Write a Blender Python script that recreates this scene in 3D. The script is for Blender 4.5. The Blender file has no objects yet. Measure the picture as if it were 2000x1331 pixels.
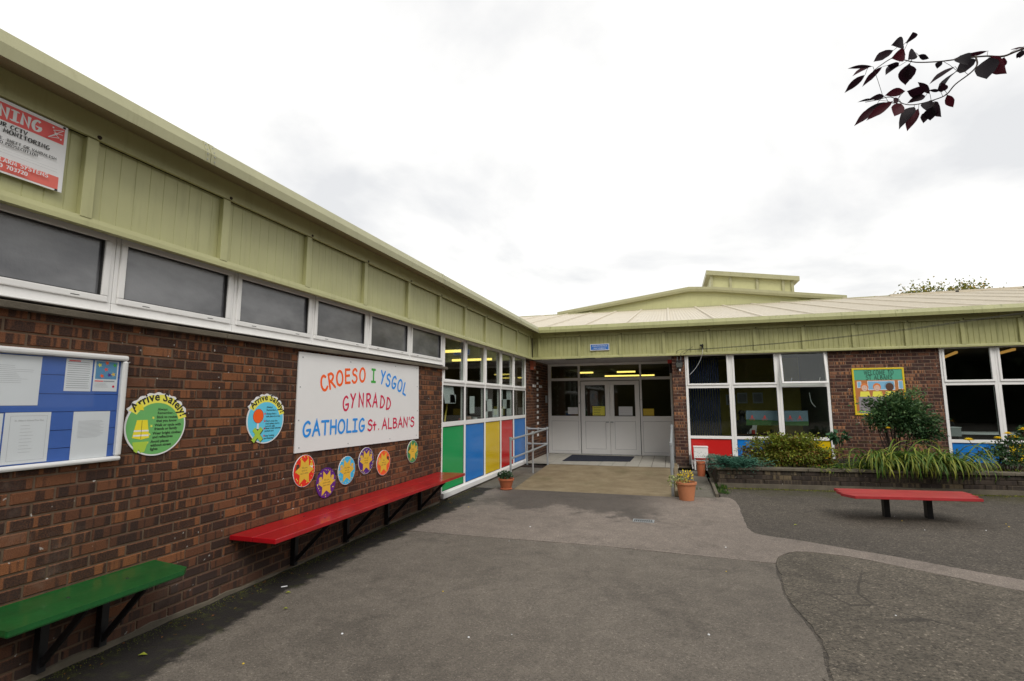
import bpy, bmesh, math, random
import numpy as np
from mathutils import Vector, Matrix, Euler
random.seed(11); rng=np.random.default_rng(5)
R=math.radians
S=bpy.context.scene
COL=S.collection
# ------------------------------------------------------------------ camera
cam_d=bpy.data.cameras.new('camera'); cam=bpy.data.objects.new('camera',cam_d); COL.objects.link(cam)
cam_d.sensor_width=36; cam_d.lens=982.5/2000*36; cam_d.clip_start=.05; cam_d.clip_end=2000
YAW,PITCH,ROLL=.3034,.1212,-.0046
_f=Vector((-math.sin(YAW)*math.cos(PITCH),math.cos(YAW)*math.cos(PITCH),math.sin(PITCH)))
_r=Vector((math.cos(YAW),math.sin(YAW),0)); _u=_r.cross(_f)
_r2=math.cos(ROLL)*_r+math.sin(ROLL)*_u; _u2=-math.sin(ROLL)*_r+math.cos(ROLL)*_u
_m=Matrix((_r2,_u2,-_f)).transposed().to_4x4(); _m.translation=Vector((3.442,0,1.573))
cam.matrix_world=_m; S.camera=cam
# ------------------------------------------------------------------ world
W=bpy.data.worlds.new('World'); S.world=W; W.use_nodes=True
nt=W.node_tree; nt.nodes.clear()
def wn(t,**k):
    n=nt.nodes.new(t)
    for a,b in k.items(): setattr(n,a,b)
    return n
SUN_EL,SUN_AZ=R(48),R(-25)      # azimuth measured from the street side behind the camera
sky=wn('ShaderNodeTexSky',sky_type='NISHITA',sun_disc=False,sun_elevation=SUN_EL,sun_rotation=R(155),air_density=1.5,dust_density=3)
bg1=wn('ShaderNodeBackground'); bg1.inputs[1].default_value=.07
nt.links.new(sky.outputs[0],bg1.inputs[0])
tc=wn('ShaderNodeTexCoord'); sep=wn('ShaderNodeSeparateXYZ'); nt.links.new(tc.outputs['Generated'],sep.inputs[0])
def wm(op,a,b=None,c=None,clamp=False):
    n=wn('ShaderNodeMath',operation=op,use_clamp=clamp)
    for i,v in enumerate((a,b,c)):
        if v is None: continue
        if isinstance(v,(int,float)): n.inputs[i].default_value=v
        else: nt.links.new(v,n.inputs[i])
    return n.outputs[0]
den=wm('ADD',wm('MAXIMUM',sep.outputs[2],0.0),.22)
cx_=wm('DIVIDE',sep.outputs[0],den); cy_=wm('DIVIDE',sep.outputs[1],den)
cmb=wn('ShaderNodeCombineXYZ'); nt.links.new(cx_,cmb.inputs[0]); nt.links.new(cy_,cmb.inputs[1])
ns=wn('ShaderNodeTexNoise'); ns.inputs['Scale'].default_value=1.15; ns.inputs['Detail'].default_value=7; ns.inputs['Roughness'].default_value=.52; ns.inputs['Distortion'].default_value=.35
nt.links.new(cmb.outputs[0],ns.inputs['Vector'])
ramp=wn('ShaderNodeValToRGB'); cr=ramp.color_ramp
cr.elements[0].position=.36; cr.elements[0].color=(.645,.65,.66,1)
cr.elements[1].position=.57; cr.elements[1].color=(.94,.93,.905,1)
e=cr.elements.new(.46); e.color=(.79,.785,.775,1)
nt.links.new(ns.outputs[0],ramp.inputs[0])
bg2=wn('ShaderNodeBackground'); bg2.inputs[1].default_value=1.0
nt.links.new(ramp.outputs[0],bg2.inputs[0])
mx=wn('ShaderNodeMixShader'); mx.inputs[0].default_value=.93
nt.links.new(bg1.outputs[0],mx.inputs[1]); nt.links.new(bg2.outputs[0],mx.inputs[2])
wo=wn('ShaderNodeOutputWorld'); nt.links.new(mx.outputs[0],wo.inputs[0])
# ------------------------------------------------------------------ sun behind the cloud
sd=bpy.data.lights.new('sun','SUN'); sd.energy=1.4; sd.angle=R(32); sd.color=(1,.96,.9)
so=bpy.data.objects.new('sun',sd); COL.objects.link(so)
sdir=Vector((math.sin(R(35))*math.cos(SUN_EL),-math.cos(R(35))*math.cos(SUN_EL),math.sin(SUN_EL)))
so.rotation_euler=sdir.to_track_quat('Z','Y').to_euler(); so.location=(20,-20,30)
vs=S.view_settings; vs.view_transform='Standard'; vs.look='None'; vs.exposure=.42; vs.gamma=1; vs.use_curve_mapping=False
S.render.engine='CYCLES'
# ------------------------------------------------------------------ object helpers
def tag(o,label=None,cat=None,group=None,kind=None):
    if label: o['label']=label
    if cat: o['category']=cat
    if group: o['group']=group
    if kind: o['kind']=kind
    return o
def empty(name,loc,label=None,cat=None,group=None,kind=None):
    o=bpy.data.objects.new(name,None); COL.objects.link(o); o.location=loc; o.empty_display_size=.1
    return tag(o,label,cat,group,kind)
def wloc(o):
    v=Vector(o.location)
    return v+(wloc(o.parent)-Vector((0,0,0)) if (o.parent and not o.get('_inv')) else Vector((0,0,0)))
class MB:
    """collects geometry in world coordinates, links it as one mesh object"""
    def __init__(s): s.v=[];s.f=[];s.m=[];s.mats=[];s.uv=None;s.smooth=False
    def mi(s,mat):
        if mat is None: return 0
        if mat not in s.mats: s.mats.append(mat)
        return s.mats.index(mat)
    def add(s,vs,fs,mat=None):
        b=len(s.v); s.v+= [tuple(v) for v in vs]; i=s.mi(mat)
        for f in fs: s.f.append(tuple(b+k for k in f)); s.m.append(i)
        return s
    def box(s,x0,x1,y0,y1,z0,z1,mat=None):
        if x0>x1:x0,x1=x1,x0
        if y0>y1:y0,y1=y1,y0
        if z0>z1:z0,z1=z1,z0
        return s.add([(x0,y0,z0),(x1,y0,z0),(x1,y1,z0),(x0,y1,z0),(x0,y0,z1),(x1,y0,z1),(x1,y1,z1),(x0,y1,z1)],
            [(0,3,2,1),(4,5,6,7),(0,1,5,4),(1,2,6,5),(2,3,7,6),(3,0,4,7)],mat)
    def obox(s,c,ax,ay,az,mat=None):
        c=Vector(c);ax=Vector(ax);ay=Vector(ay);az=Vector(az)
        vs=[c+ax*i+ay*j+az*k for k in(-1,1) for j in(-1,1) for i in(-1,1)]
        fs=[(0,2,3,1),(4,5,7,6),(0,1,5,4),(1,3,7,5),(3,2,6,7),(2,0,4,6)]
        if ax.cross(ay).dot(az)<0: fs=[f[::-1] for f in fs]
        return s.add(vs,fs,mat)
    def bar(s,a,b,w,h,mat=None,up=(0,0,1)):
        a=Vector(a);b=Vector(b);d=(b-a);L=d.length;d.normalize();u=Vector(up)
        sd_=d.cross(u)
        if sd_.length<1e-4: sd_=d.cross(Vector((0,1,0)))
        sd_.normalize();u=sd_.cross(d).normalized()
        return s.obox((a+b)/2,d*L/2,sd_*w/2,u*h/2,mat)
    def tube(s,pts,r,n=8,mat=None,cap=True):
        pts=[Vector(p) for p in pts]; rs=r if hasattr(r,'__len__') else [r]*len(pts)
        vs=[];fs=[];pu=None
        for i,p in enumerate(pts):
            d=(pts[min(i+1,len(pts)-1)]-pts[max(i-1,0)]).normalized()
            if pu is None: pu=d.orthogonal().normalized()
            else:
                pu=(pu-d*pu.dot(d));pu=pu.normalized() if pu.length>1e-5 else d.orthogonal().normalized()
            q=d.cross(pu)
            for k in range(n):
                a=2*math.pi*k/n; vs.append(p+(pu*math.cos(a)+q*math.sin(a))*rs[i])
        for i in range(len(pts)-1):
            for k in range(n):
                a=i*n+k;b=i*n+(k+1)%n; fs.append((a,b,b+n,a+n))
        if cap: fs.append(tuple(range(n-1,-1,-1))); fs.append(tuple(range((len(pts)-1)*n,len(pts)*n)))
        return s.add(vs,fs,mat)
    def lathe(s,c,prof,n=24,mat=None):
        c=Vector(c);vs=[];fs=[]
        for r,z in prof:
            for k in range(n):
                a=2*math.pi*k/n; vs.append(c+Vector((r*math.cos(a),r*math.sin(a),z)))
        for i in range(len(prof)-1):
            for k in range(n):
                a=i*n+k;b=i*n+(k+1)%n; fs.append((a,b,b+n,a+n))
        return s.add(vs,fs,mat)
    def prism(s,poly,o,u,v,w,mat=None,side=None):
        """polygon (list of 2D) in plane o+u*a+v*b, extruded by vector w (front face at w)"""
        o=Vector(o);u=Vector(u);v=Vector(v);w=Vector(w);n=len(poly)
        ar=sum(poly[i][0]*poly[(i+1)%n][1]-poly[(i+1)%n][0]*poly[i][1] for i in range(n))
        if ar<0: poly=poly[::-1]
        if u.cross(v).dot(w)<0: poly=poly[::-1]
        A=[o+u*a+v*b for a,b in poly]; B=[p+w for p in A]
        s.add(A+B,[tuple(range(n,2*n))],mat)
        s.add(A+B,[tuple(range(n-1,-1,-1))]+[(i,(i+1)%n,(i+1)%n+n,i+n) for i in range(n)],side or mat)
        return s
    def poly(s,pts,mat=None): return s.add(pts,[tuple(range(len(pts)))],mat)
    def build(s,name,mat=None,parent=None,bevel=0,smooth=False,tagk=None,uvs=None,merge=False):
        me=bpy.data.meshes.new(name)
        top=parent is None
        vs=np.array(s.v,dtype=float).reshape(-1,3); off=Vector((0,0,0))
        if top and len(vs):
            lo=vs.min(0);hi=vs.max(0); off=Vector(((lo[0]+hi[0])/2,(lo[1]+hi[1])/2,lo[2]))
            vs=vs-np.array(off)
        me.from_pydata(vs.tolist(),[],s.f)
        mats=s.mats if s.mats else [mat]
        for m in mats: me.materials.append(m)
        if s.mats: me.polygons.foreach_set('material_index',s.m)
        if smooth: me.polygons.foreach_set('use_smooth',[True]*len(me.polygons))
        if s.uv is not None or uvs is not None:
            for nm,dat in (uvs or s.uv).items():
                l=me.uv_layers.new(name=nm); l.data.foreach_set('uv',np.array(dat,dtype='f').ravel())
        me.update()
        o=bpy.data.objects.new(name,me); COL.objects.link(o); o.location=off
        if parent is not None: adopt(o,parent)
        if bevel:
            b=o.modifiers.new('bevel','BEVEL'); b.width=bevel; b.segments=2; b.limit_method='ANGLE'; b.angle_limit=R(40); b.harden_normals=False
        if tagk: tag(o,kind=tagk)
        return o
ORG={}
def orgin(o):
    p=Vector((0,0,0)); q=o
    if q.name in ORG: return ORG[q.name]
    return Vector(q.location) if q.parent is None else Vector((0,0,0))
def adopt(o,parent):
    o.parent=parent
    w=Vector(parent.location) if parent.parent is None else Vector((0,0,0))
    # children keep world coordinates
    if parent.parent is None: o.matrix_parent_inverse=Matrix.Translation(-w)
    else:
        # parent is a part: its own world offset is its location
        o.matrix_parent_inverse=Matrix.Translation(-Vector(parent.location))
    return o
# ------------------------------------------------------------------ materials
class G_:
    def __init__(s,mat): s.m=mat; mat.use_nodes=True; s.t=mat.node_tree; s.t.nodes.clear()
    def n(s,ty,ins=None,**k):
        n=s.t.nodes.new(ty)
        for a,b in k.items(): setattr(n,a,b)
        for a,b in (ins or {}).items(): s.set(n.inputs[a],b)
        return n
    def set(s,sock,v):
        if isinstance(v,bpy.types.NodeSocket): s.t.links.new(v,sock)
        else:
            if isinstance(v,(tuple,list)) and len(v)==3 and sock.type=='RGBA': v=(*v,1)
            sock.default_value=v
    def math(s,op,a,b=None,c=None,clamp=False):
        n=s.n('ShaderNodeMath',operation=op,use_clamp=clamp)
        for i,v in enumerate((a,b,c)):
            if v is not None: s.set(n.inputs[i],v)
        return n.outputs[0]
    def mix(s,f,a,b,blend='MIX'):
        n=s.n('ShaderNodeMix',data_type='RGBA',blend_type=blend); s.set(n.inputs[0],f); s.set(n.inputs[6],a); s.set(n.inputs[7],b); return n.outputs[2]
    def noise(s,vec,scale,detail=4,rough=.55,dist=0):
        n=s.n('ShaderNodeTexNoise',{'Scale':scale,'Detail':detail,'Roughness':rough,'Distortion':dist})
        if vec is not None: s.set(n.inputs['Vector'],vec)
        return n.outputs[0]
    def step(s,v,a,b):
        n=s.n('ShaderNodeMapRange',interpolation_type='SMOOTHSTEP'); s.set(n.inputs[0],v); s.set(n.inputs[1],a); s.set(n.inputs[2],b); s.set(n.inputs[3],0.); s.set(n.inputs[4],1.); return n.outputs[0]
    def pos(s): return s.n('ShaderNodeNewGeometry').outputs['Position']
    def scalev(s,v,sc):
        n=s.n('ShaderNodeVectorMath',operation='MULTIPLY'); s.set(n.inputs[0],v); n.inputs[1].default_value=sc; return n.outputs[0]
    def ramp(s,f,els):
        n=s.n('ShaderNodeValToRGB'); c=n.color_ramp
        while len(c.elements)<len(els): c.elements.new(.5)
        for e,(p,col) in zip(c.elements,els): e.position=p; e.color=(*col,1)
        s.set(n.inputs[0],f); return n.outputs[0]
    def bump(s,h,dist,strength=1):
        return s.n('ShaderNodeBump',{'Height':h,'Distance':dist,'Strength':strength}).outputs[0]
    def out(s,col,rough=.6,normal=None,metal=0,spec=.5,extra=None):
        p=s.n('ShaderNodeBsdfPrincipled'); s.set(p.inputs['Base Color'],col); s.set(p.inputs['Roughness'],rough); s.set(p.inputs['Metallic'],metal); s.set(p.inputs['Specular IOR Level'],spec)
        if normal is not None: s.set(p.inputs['Normal'],normal)
        for a,b in (extra or {}).items(): s.set(p.inputs[a],b)
        o=s.n('ShaderNodeOutputMaterial'); s.t.links.new(p.outputs[0],o.inputs[0]); return p
def newmat(name): m=bpy.data.materials.new(name); return G_(m)
def paint(name,col,rough=.5,var=.12,dirt=0.,dcol=(.05,.045,.03),bump=.0,bs=60,spec=.5,streak=False,metal=0,coat=0):
    g=newmat(name); p=g.pos()
    n1=g.noise(p,3.1,5,.6)
    c=g.mix(1.,col,g.ramp(n1,[(.3,(1-var,)*3),(.7,(1+var*.5,)*3)]),'MULTIPLY')
    if dirt:
        v=g.scalev(p,(14,14,1.2)) if streak else p
        nd=g.noise(v,1. if streak else 6,6,.65)
        c=g.mix(g.math('MULTIPLY',g.step(nd,.52,.78),dirt),c,dcol)
    nr=g.noise(p,22,3)
    am=min(.25,rough*.35); rr=g.math('MULTIPLY_ADD',nr,am,rough-am*.5,clamp=True)
    nm=None
    if bump: nm=g.bump(g.noise(p,bs,3),bump)
    g.out(c,rr,nm,metal,spec,{'Coat Weight':coat,'Coat Roughness':.08} if coat else None)
    return g.m
def emit(name,col,st):
    g=newmat(name); e=g.n('ShaderNodeEmission',{'Color':(*col,1),'Strength':st}); o=g.n('ShaderNodeOutputMaterial'); g.t.links.new(e.outputs[0],o.inputs[0]); return g.m
def glassmat(name,tint=(.86,.9,.88),ior=1.5,wob=.0006):
    g=newmat(name); p=g.pos()
    nm=g.bump(g.noise(p,1.1,1),wob*.9)
    bf=g.n('ShaderNodeNewGeometry').outputs['Backfacing']; io=g.math('POWER',ior,g.math('MULTIPLY_ADD',bf,-2,1)); fr=g.n('ShaderNodeFresnel',{'IOR':io,'Normal':nm}).outputs[0]
    t=g.n('ShaderNodeBsdfTransparent',{'Color':tint}); gl=g.n('ShaderNodeBsdfGlossy',{'Roughness':.015,'Normal':nm,'Color':(.95,.96,.97)})
    m=g.n('ShaderNodeMixShader'); g.set(m.inputs[0],fr); g.t.links.new(t.outputs[0],m.inputs[1]); g.t.links.new(gl.outputs[0],m.inputs[2])
    o=g.n('ShaderNodeOutputMaterial'); g.t.links.new(m.outputs[0],o.inputs[0]); return g.m
GREEN=(.50,.495,.25)
M={}
M['fascia']=paint('fascia_paint',GREEN,.5,.07,.25,(.17,.16,.07),streak=True)
M['fascia_r']=paint('fascia_paint_stained',(.42,.415,.185),.55,.14,.65,(.17,.175,.06),streak=True)
M['gutter']=paint('gutter_paint',(.37,.36,.205),.45,.08,.3,(.2,.18,.08),streak=True)
M['gutter_r']=paint('gutter_paint_stained',(.33,.33,.145),.5,.12,.95,(.12,.13,.03),streak=True)
M['upvc']=paint('white_plastic',(.86,.85,.83),.35,.03,.08,(.4,.37,.3))
M['upvc_door']=paint('grey_white_plastic',(.88,.87,.85),.4,.03,.08,(.4,.37,.3))
M['upvc_in']=paint('door_panel_plastic',(.89,.88,.86),.45,.02)
M['rubber']=paint('black_gasket',(.03,.03,.03),.6)
M['conc']=paint('weathered_concrete',(.13,.11,.08),.9,.35,.75,(.04,.036,.025),bump=.004,bs=90)
M['eaves']=paint('eaves_board_shade',(.26,.225,.13),.7,.1,.3,(.1,.09,.05))  # darker board colour carries the shade under the gutter
M['soffit']=paint('soffit_board',(.52,.50,.50),.7,.06)
M['roof']=paint('roof_sheet',(.55,.49,.38),.45,.10,.4,(.30,.26,.16),streak=False)
M['glass']=glassmat('window_glass')
M['glass_nb']=glassmat('noticeboard_glass',(.97,.98,.98),1.2)
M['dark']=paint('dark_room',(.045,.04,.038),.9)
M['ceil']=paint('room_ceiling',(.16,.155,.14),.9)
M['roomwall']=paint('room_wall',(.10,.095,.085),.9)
M['yellowwall']=paint('office_wall',(.62,.50,.12),.9)
M['dimsky']=paint('picture_sky',(.14,.20,.26),.7)
M['dimgreen']=paint('picture_grass',(.04,.11,.03),.7)
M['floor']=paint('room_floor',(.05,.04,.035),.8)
M['tube_dim']=emit('dim_orange_tube',(1,.50,.12),.35)
M['tube']=emit('fluorescent_tube',(1,.72,.16),1.6)
M['green_p']=paint('green_panel',(.012,.34,.095),.12,.03,spec=.5)
M['blue_p']=paint('blue_panel',(.012,.19,.60),.12,.03)
M['yellow_p']=paint('yellow_panel',(.72,.50,.012),.12,.03)
M['red_p']=paint('red_panel',(.58,.022,.02),.12,.03)
M['redpaint']=paint('red_gloss_paint',(.40,.004,.010),.3,.22,.4,(.10,.008,.008),bump=.0008,bs=60,coat=.35)
M['redpaint2']=paint('faded_red_paint',(.40,.03,.035),.4,.18,.4,(.22,.03,.03),bump=.001,bs=60,coat=.15)
M['greenpaint']=paint('green_gloss_paint',(.006,.10,.020),.3,.25,.4,(.008,.04,.012),bump=.0008,bs=60,coat=.35)
M['black']=paint('black_iron',(.012,.012,.013),.5,.2,bump=.001)
M['galv']=paint('galvanised_steel',(.36,.38,.39),.5,.12,metal=.35)
M['white_s']=paint('white_sign_sheet',(.84,.84,.835),.35,.02,.04,(.5,.48,.42))
M['alu']=paint('white_aluminium_frame',(.70,.70,.69),.3,.05)
M['felt']=paint('blue_noticeboard',(.05,.13,.45),.75,.1,bump=.001,bs=300)
M['paper']=paint('paper',(.74,.75,.77),.8,.04)
M['ink']=paint('pale_ink',(.32,.32,.34),.8,.02)
M['blk']=paint('black_ink',(.01,.01,.01),.6,.0)
def flat(n,c,r=.45): M[n]=paint('print_'+n,c,r,.03)
for n,c in dict(orange=(.98,.12,.005),lgreen=(.05,.42,.05),sky=(.02,.30,.85),pink=(.66,.004,.07),discg=(.15,.45,.13),discb=(.13,.62,.85),ylw=(.86,.80,.10),
    red=(.80,.03,.015),purple=(.09,.02,.25),violet=(.12,.015,.24),cyan=(.05,.50,.85),oran=(.90,.11,.03),dgreen=(.05,.26,.10),gold=(.78,.50,.05),skin=(.70,.42,.32),brown=(.10,.045,.03),
    white=(.8,.8,.8),lime=(.42,.62,.06),vest=(.85,.72,.03),signred=(.80,.09,.08),signred2=(.83,.16,.12),teal=(.09,.40,.26),mural=(.50,.19,.06),mgrey=(.30,.27,.29),mblue=(.22,.48,.70),mred=(.75,.23,.06),mskin=(.75,.52,.42),
    bluesign=(.03,.16,.52),navy=(.01,.03,.14),mustard=(.66,.47,.03),posterblue=(.10,.28,.48),grey=(.45,.45,.46),yframe=(.74,.55,.015),alarm=(.40,.10,.05)).items(): flat(n,c)
M['matb']=paint('navy_door_mat',(.008,.012,.028),.95,.2,bump=.003,bs=400)
M['terracotta']=paint('terracotta_pot',(.42,.115,.045),.65,.18,.35,(.16,.06,.03),bump=.001)
M['terracotta2']=paint('orange_clay_pot',(.50,.19,.085),.8,.18,.4,(.22,.10,.05),bump=.002)
M['soil']=paint('soil',(.035,.026,.018),1,.4,bump=.012,bs=40)
M['bark']=paint('bark',(.05,.035,.025),.9,.3,bump=.004,bs=60)
M['bark2']=paint('brown_stem',(.09,.05,.03),.9,.3)
M['cloth']=paint('dark_cloth',(.012,.012,.016),.9,.3)
M['hair']=paint('dark_hair',(.015,.01,.008),.7,.3)
M['skinm']=paint('skin',(.42,.24,.17),.6,.05)
M['lamp_g']=paint('lamp_glass',(.12,.13,.12),.2,.1)
M['curtain']=paint('navy_curtain',(.006,.010,.032),.9,.2)
def brickmat(name,light,mid,dark,blot,val=1.0):
    g=newmat(name); p=g.pos()
    t=g.n('ShaderNodeUVMap',uv_map='Tone').outputs[0]; sx=g.n('ShaderNodeSeparateXYZ',{0:t}); tone,seed=sx.outputs[0],sx.outputs[1]
    u=g.n('ShaderNodeUVMap',uv_map='UVMap').outputs[0]; su=g.n('ShaderNodeSeparateXYZ',{0:u})
    base=g.ramp(tone,[(0,dark),(.35,mid),(.75,light),(1,(light[0]*1.35,light[1]*1.3,light[2]*1.1))])
    cmb=g.n('ShaderNodeCombineXYZ'); g.set(cmb.inputs[0],g.math('MULTIPLY',su.outputs[0],21)); g.set(cmb.inputs[1],g.math('MULTIPLY',su.outputs[1],.06)); g.set(cmb.inputs[2],g.math('MULTIPLY',seed,60))
    b=g.noise(cmb.outputs[0],1.,1.5,.4)
    v=g.math('ABSOLUTE',g.math('MULTIPLY_ADD',su.outputs[1],2,-1)); ed=g.math('SUBTRACT',1,g.math('POWER',g.math('ADD',v,g.math('MULTIPLY_ADD',g.noise(p,60,2),.5,-.25)),3))
    thr=g.math('MULTIPLY_ADD',seed,-.20,.60)
    m=g.math('MULTIPLY',g.step(b,g.math('SUBTRACT',thr,.04),g.math('ADD',thr,.03)),g.step(ed,.12,.5))
    fine=g.noise(p,120,3,.7)
    m=g.math('MULTIPLY',m,g.math('MULTIPLY_ADD',g.step(fine,.35,.6),.35,.62))
    c=g.mix(m,base,blot)
    c=g.mix(1,c,g.ramp(g.noise(p,210,3,.7),[(.32,(.5,)*3),(.68,(1.45,)*3)]),'MULTIPLY')
    c=g.mix(1,c,g.ramp(g.noise(p,1.1,4),[(.3,(.8,.8,.82)),(.7,(1.12,1.1,1.08))]),'MULTIPLY')
    ef=g.math('MULTIPLY',g.step(g.noise(p,1.7,6,.75),.56,.74),.28); c=g.mix(ef,c,(.24,.18,.14))
    sp=g.step(g.noise(g.scalev(p,(1,1,1)),26,2,.5),.735,.765); c=g.mix(g.math('MULTIPLY',sp,.7),c,(.5,.48,.44))
    # weathering with a shape of its own: damp lower courses
    z=g.n('ShaderNodeSeparateXYZ',{0:p}).outputs[2]
    damp=g.math('MULTIPLY',g.step(g.math('ADD',z,g.math('MULTIPLY',g.noise(p,2.5,4),.4)),.62,.35),.5)
    c=g.mix(damp,c,(.05*val,.037*val,.033*val))
    nm=g.bump(g.noise(p,180,3,.7),.0016)
    g.out(c,.88,nm,0,.3); return g.m
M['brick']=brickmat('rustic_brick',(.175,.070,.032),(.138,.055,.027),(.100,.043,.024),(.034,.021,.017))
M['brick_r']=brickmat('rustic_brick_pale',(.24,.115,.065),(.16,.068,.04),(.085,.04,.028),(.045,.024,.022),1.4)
M['stone']=brickmat('planter_stone',(.17,.135,.085),(.085,.065,.045),(.045,.034,.027),(.022,.02,.016),1)
def mortar(name,c1,c2):
    g=newmat(name); p=g.pos()
    c=g.mix(g.noise(p,18,5,.6),c1,c2)
    sp=g.step(g.noise(p,19,2,.5),.70,.74); c=g.mix(sp,c,(.62,.6,.56))
    g.out(c,.95,g.bump(g.noise(p,150,3),.003),0,.2); return g.m
M['mortar']=mortar('mortar',(.10,.068,.045),(.19,.132,.09))
M['mortar_r']=mortar('mortar_pale',(.16,.115,.085),(.27,.20,.15))
M['mortar_s']=mortar('mortar_dark',(.03,.025,.018),(.08,.065,.045))
# frosted glass, sky reflection gradient painted into its base colour with noise
g=newmat('frosted_glass'); p=g.pos()
g.out(g.mix(g.step(g.noise(g.scalev(p,(1,1.1,2.2)),1.2,4),.3,.7),(.055,.057,.066),(.21,.213,.222)),g.math('MULTIPLY_ADD',g.noise(p,3,3),.1,.14),g.bump(g.noise(p,60,2),.0006),0,.9); M['frost']=g.m
# tarmac
def tarmac(name,c1,c2,speck=.5,bs=1.,moss=0.,wallmoss=False,wet=False,cracks=False):
    g=newmat(name); p=g.pos()
    big=g.noise(p,.55,5,.6); c=g.mix(g.step(big,.3,.7),c1,c2); st=g.step(g.noise(p,1.05,7,.78,.6),.52,.62); c=g.mix(g.math('MULTIPLY',st,.3),c,(.05,.043,.036))
    mid=g.noise(p,5,6,.65); c=g.mix(1,c,g.ramp(mid,[(.25,(.78,)*3),(.75,(1.2,)*3)]),'MULTIPLY')
    vor=g.n('ShaderNodeTexVoronoi',{'Scale':130*bs,'Vector':p})
    vc=g.n('ShaderNodeSeparateColor',{0:vor.outputs['Color']}).outputs[0]
    c=g.mix(1,c,g.ramp(vc,[(0,(1-speck,)*3),(.55,(1,)*3),(.93,(1.15,)*3),(1,(1+2.2*speck,)*3)]),'MULTIPLY')
    vor2=g.n('ShaderNodeTexVoronoi',{'Scale':9,'Vector':p}); sp=g.math('MULTIPLY',g.step(vor2.outputs['Distance'],.045,.03),g.step(g.n('ShaderNodeSeparateColor',{0:vor2.outputs['Color']}).outputs[1],.86,.88))
    c=g.mix(g.math('MULTIPLY',sp,.8),c,(.5,.48,.44))
    sx=g.n('ShaderNodeSeparateXYZ',{0:p}); X,Y=sx.outputs[0],sx.outputs[1]
    rough=g.math('MULTIPLY_ADD',mid,.2,.72)
    if cracks:
        ve=g.n('ShaderNodeTexVoronoi',{'Scale':.9,'Vector':g.n('ShaderNodeVectorMath',{0:p,1:g.n('ShaderNodeTexNoise',{'Scale':3.,'Detail':4}).outputs['Color']},operation='ADD').outputs[0]},feature='DISTANCE_TO_EDGE'); ck=g.math('MULTIPLY',g.step(ve.outputs['Distance'],.012,.003),g.step(g.noise(p,1.1,3),.42,.6)); c=g.mix(g.math('MULTIPLY',ck,.6),c,(.03,.026,.022))
    if moss:
        # moss by the planter foot
        a=g.math('ADD',Y,g.math('MULTIPLY_ADD',g.noise(p,1.3,5,.65),2.0,-1.3))
        mk=g.math('MULTIPLY',g.step(a,9.1,10.1),g.step(g.noise(p,9,5,.7),.3,.62))
        c=g.mix(g.math('MULTIPLY',mk,moss),c,(.050,.047,.012))
    if wallmoss:
        a=g.math('ADD',g.math('SUBTRACT',X,g.math('MULTIPLY',g.step(Y,4.2,2.0),.12)),g.math('MULTIPLY_ADD',g.noise(p,1.6,6,.7),.6,-.33))
        mk=g.step(a,.34,.25)
        c=g.mix(g.math('MULTIPLY',mk,.96),c,g.mix(g.step(g.noise(p,7,5,.7),.5,.66),(.012,.010,.009),(.030,.032,.008)))
        b=g.step(g.noise(p,2.2,6,.7),.60,.66); near=g.step(X,.9,.3)
        c=g.mix(g.math('MULTIPLY',g.math('MULTIPLY',b,near),.7),c,(.025,.022,.019)); dampm=mk
    if wet:
        d=g.math('ADD',Y,g.math('MULTIPLY_ADD',g.noise(p,1.9,6,.72),3.2,-1.6))
        side=g.math('MULTIPLY',g.step(X,.2,.9),g.step(X,3.5,2.7))
        mk=g.math('MULTIPLY',g.step(d,7.25,7.7),side)
        # trickle round the drain
        dr=g.n('ShaderNodeVectorMath',operation='DISTANCE'); g.set(dr.inputs[0],p); dr.inputs[1].default_value=(2.95,7.25,0)
        mk2=g.step(g.math('ADD',dr.outputs['Value'],g.math('MULTIPLY_ADD',g.noise(p,4,5,.7),1.6,-.7)),.42,.25)
        mm=g.math('MAXIMUM',mk,mk2)
        c=g.mix(g.math('MULTIPLY',mm,.62),c,(.035,.030,.026)); rough=g.math('SUBTRACT',rough,g.math('MULTIPLY',mm,.22))
    nm=g.bump(g.math('ADD',g.math('MULTIPLY',vor.outputs['Distance'],-1),g.math('MULTIPLY',mid,1.5)),.006/bs)
    g.out(c,rough,nm,0,.35); return g.m
M['tar_dark']=tarmac('coarse_dark_tarmac',(.078,.067,.055),(.102,.087,.070),.55,.62,.85)
M['tar_patch']=tarmac('coarse_worn_tarmac',(.105,.090,.070),(.150,.128,.100),.55,.62,cracks=True)
M['tar_path']=tarmac('pinkish_tarmac_path',(.20,.168,.143),(.238,.20,.170),.32,1.,wallmoss=True,wet=True)
M['tar_yard']=tarmac('grey_brown_tarmac',(.138,.119,.098),(.172,.149,.123),.32,1.,wallmoss=True)
M['slab']=tarmac('concrete_slab',(.11,.10,.08),(.17,.155,.125),.25,1.5)
g=newmat('ramp_concrete'); p=g.pos()
n1=g.noise(p,2.3,6,.68); c=g.ramp(n1,[(.3,(.145,.105,.058)),(.5,(.205,.157,.09)),(.7,(.255,.205,.125))])
n2=g.noise(g.scalev(p,(1,.5,1)),1.1,5,.6); c=g.mix(g.math('MULTIPLY',g.step(n2,.5,.72),.55),c,(.10,.085,.035))
c=g.mix(1,c,g.ramp(g.noise(p,90,3,.6),[(.3,(.8,)*3),(.7,(1.15,)*3)]),'MULTIPLY')
g.out(c,.85,g.bump(g.noise(p,120,3),.002)); M['ramp']=g.m
M['tile']=paint('floor_tile',(.40,.38,.33),.45,.12,.25,(.2,.18,.14))
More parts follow.
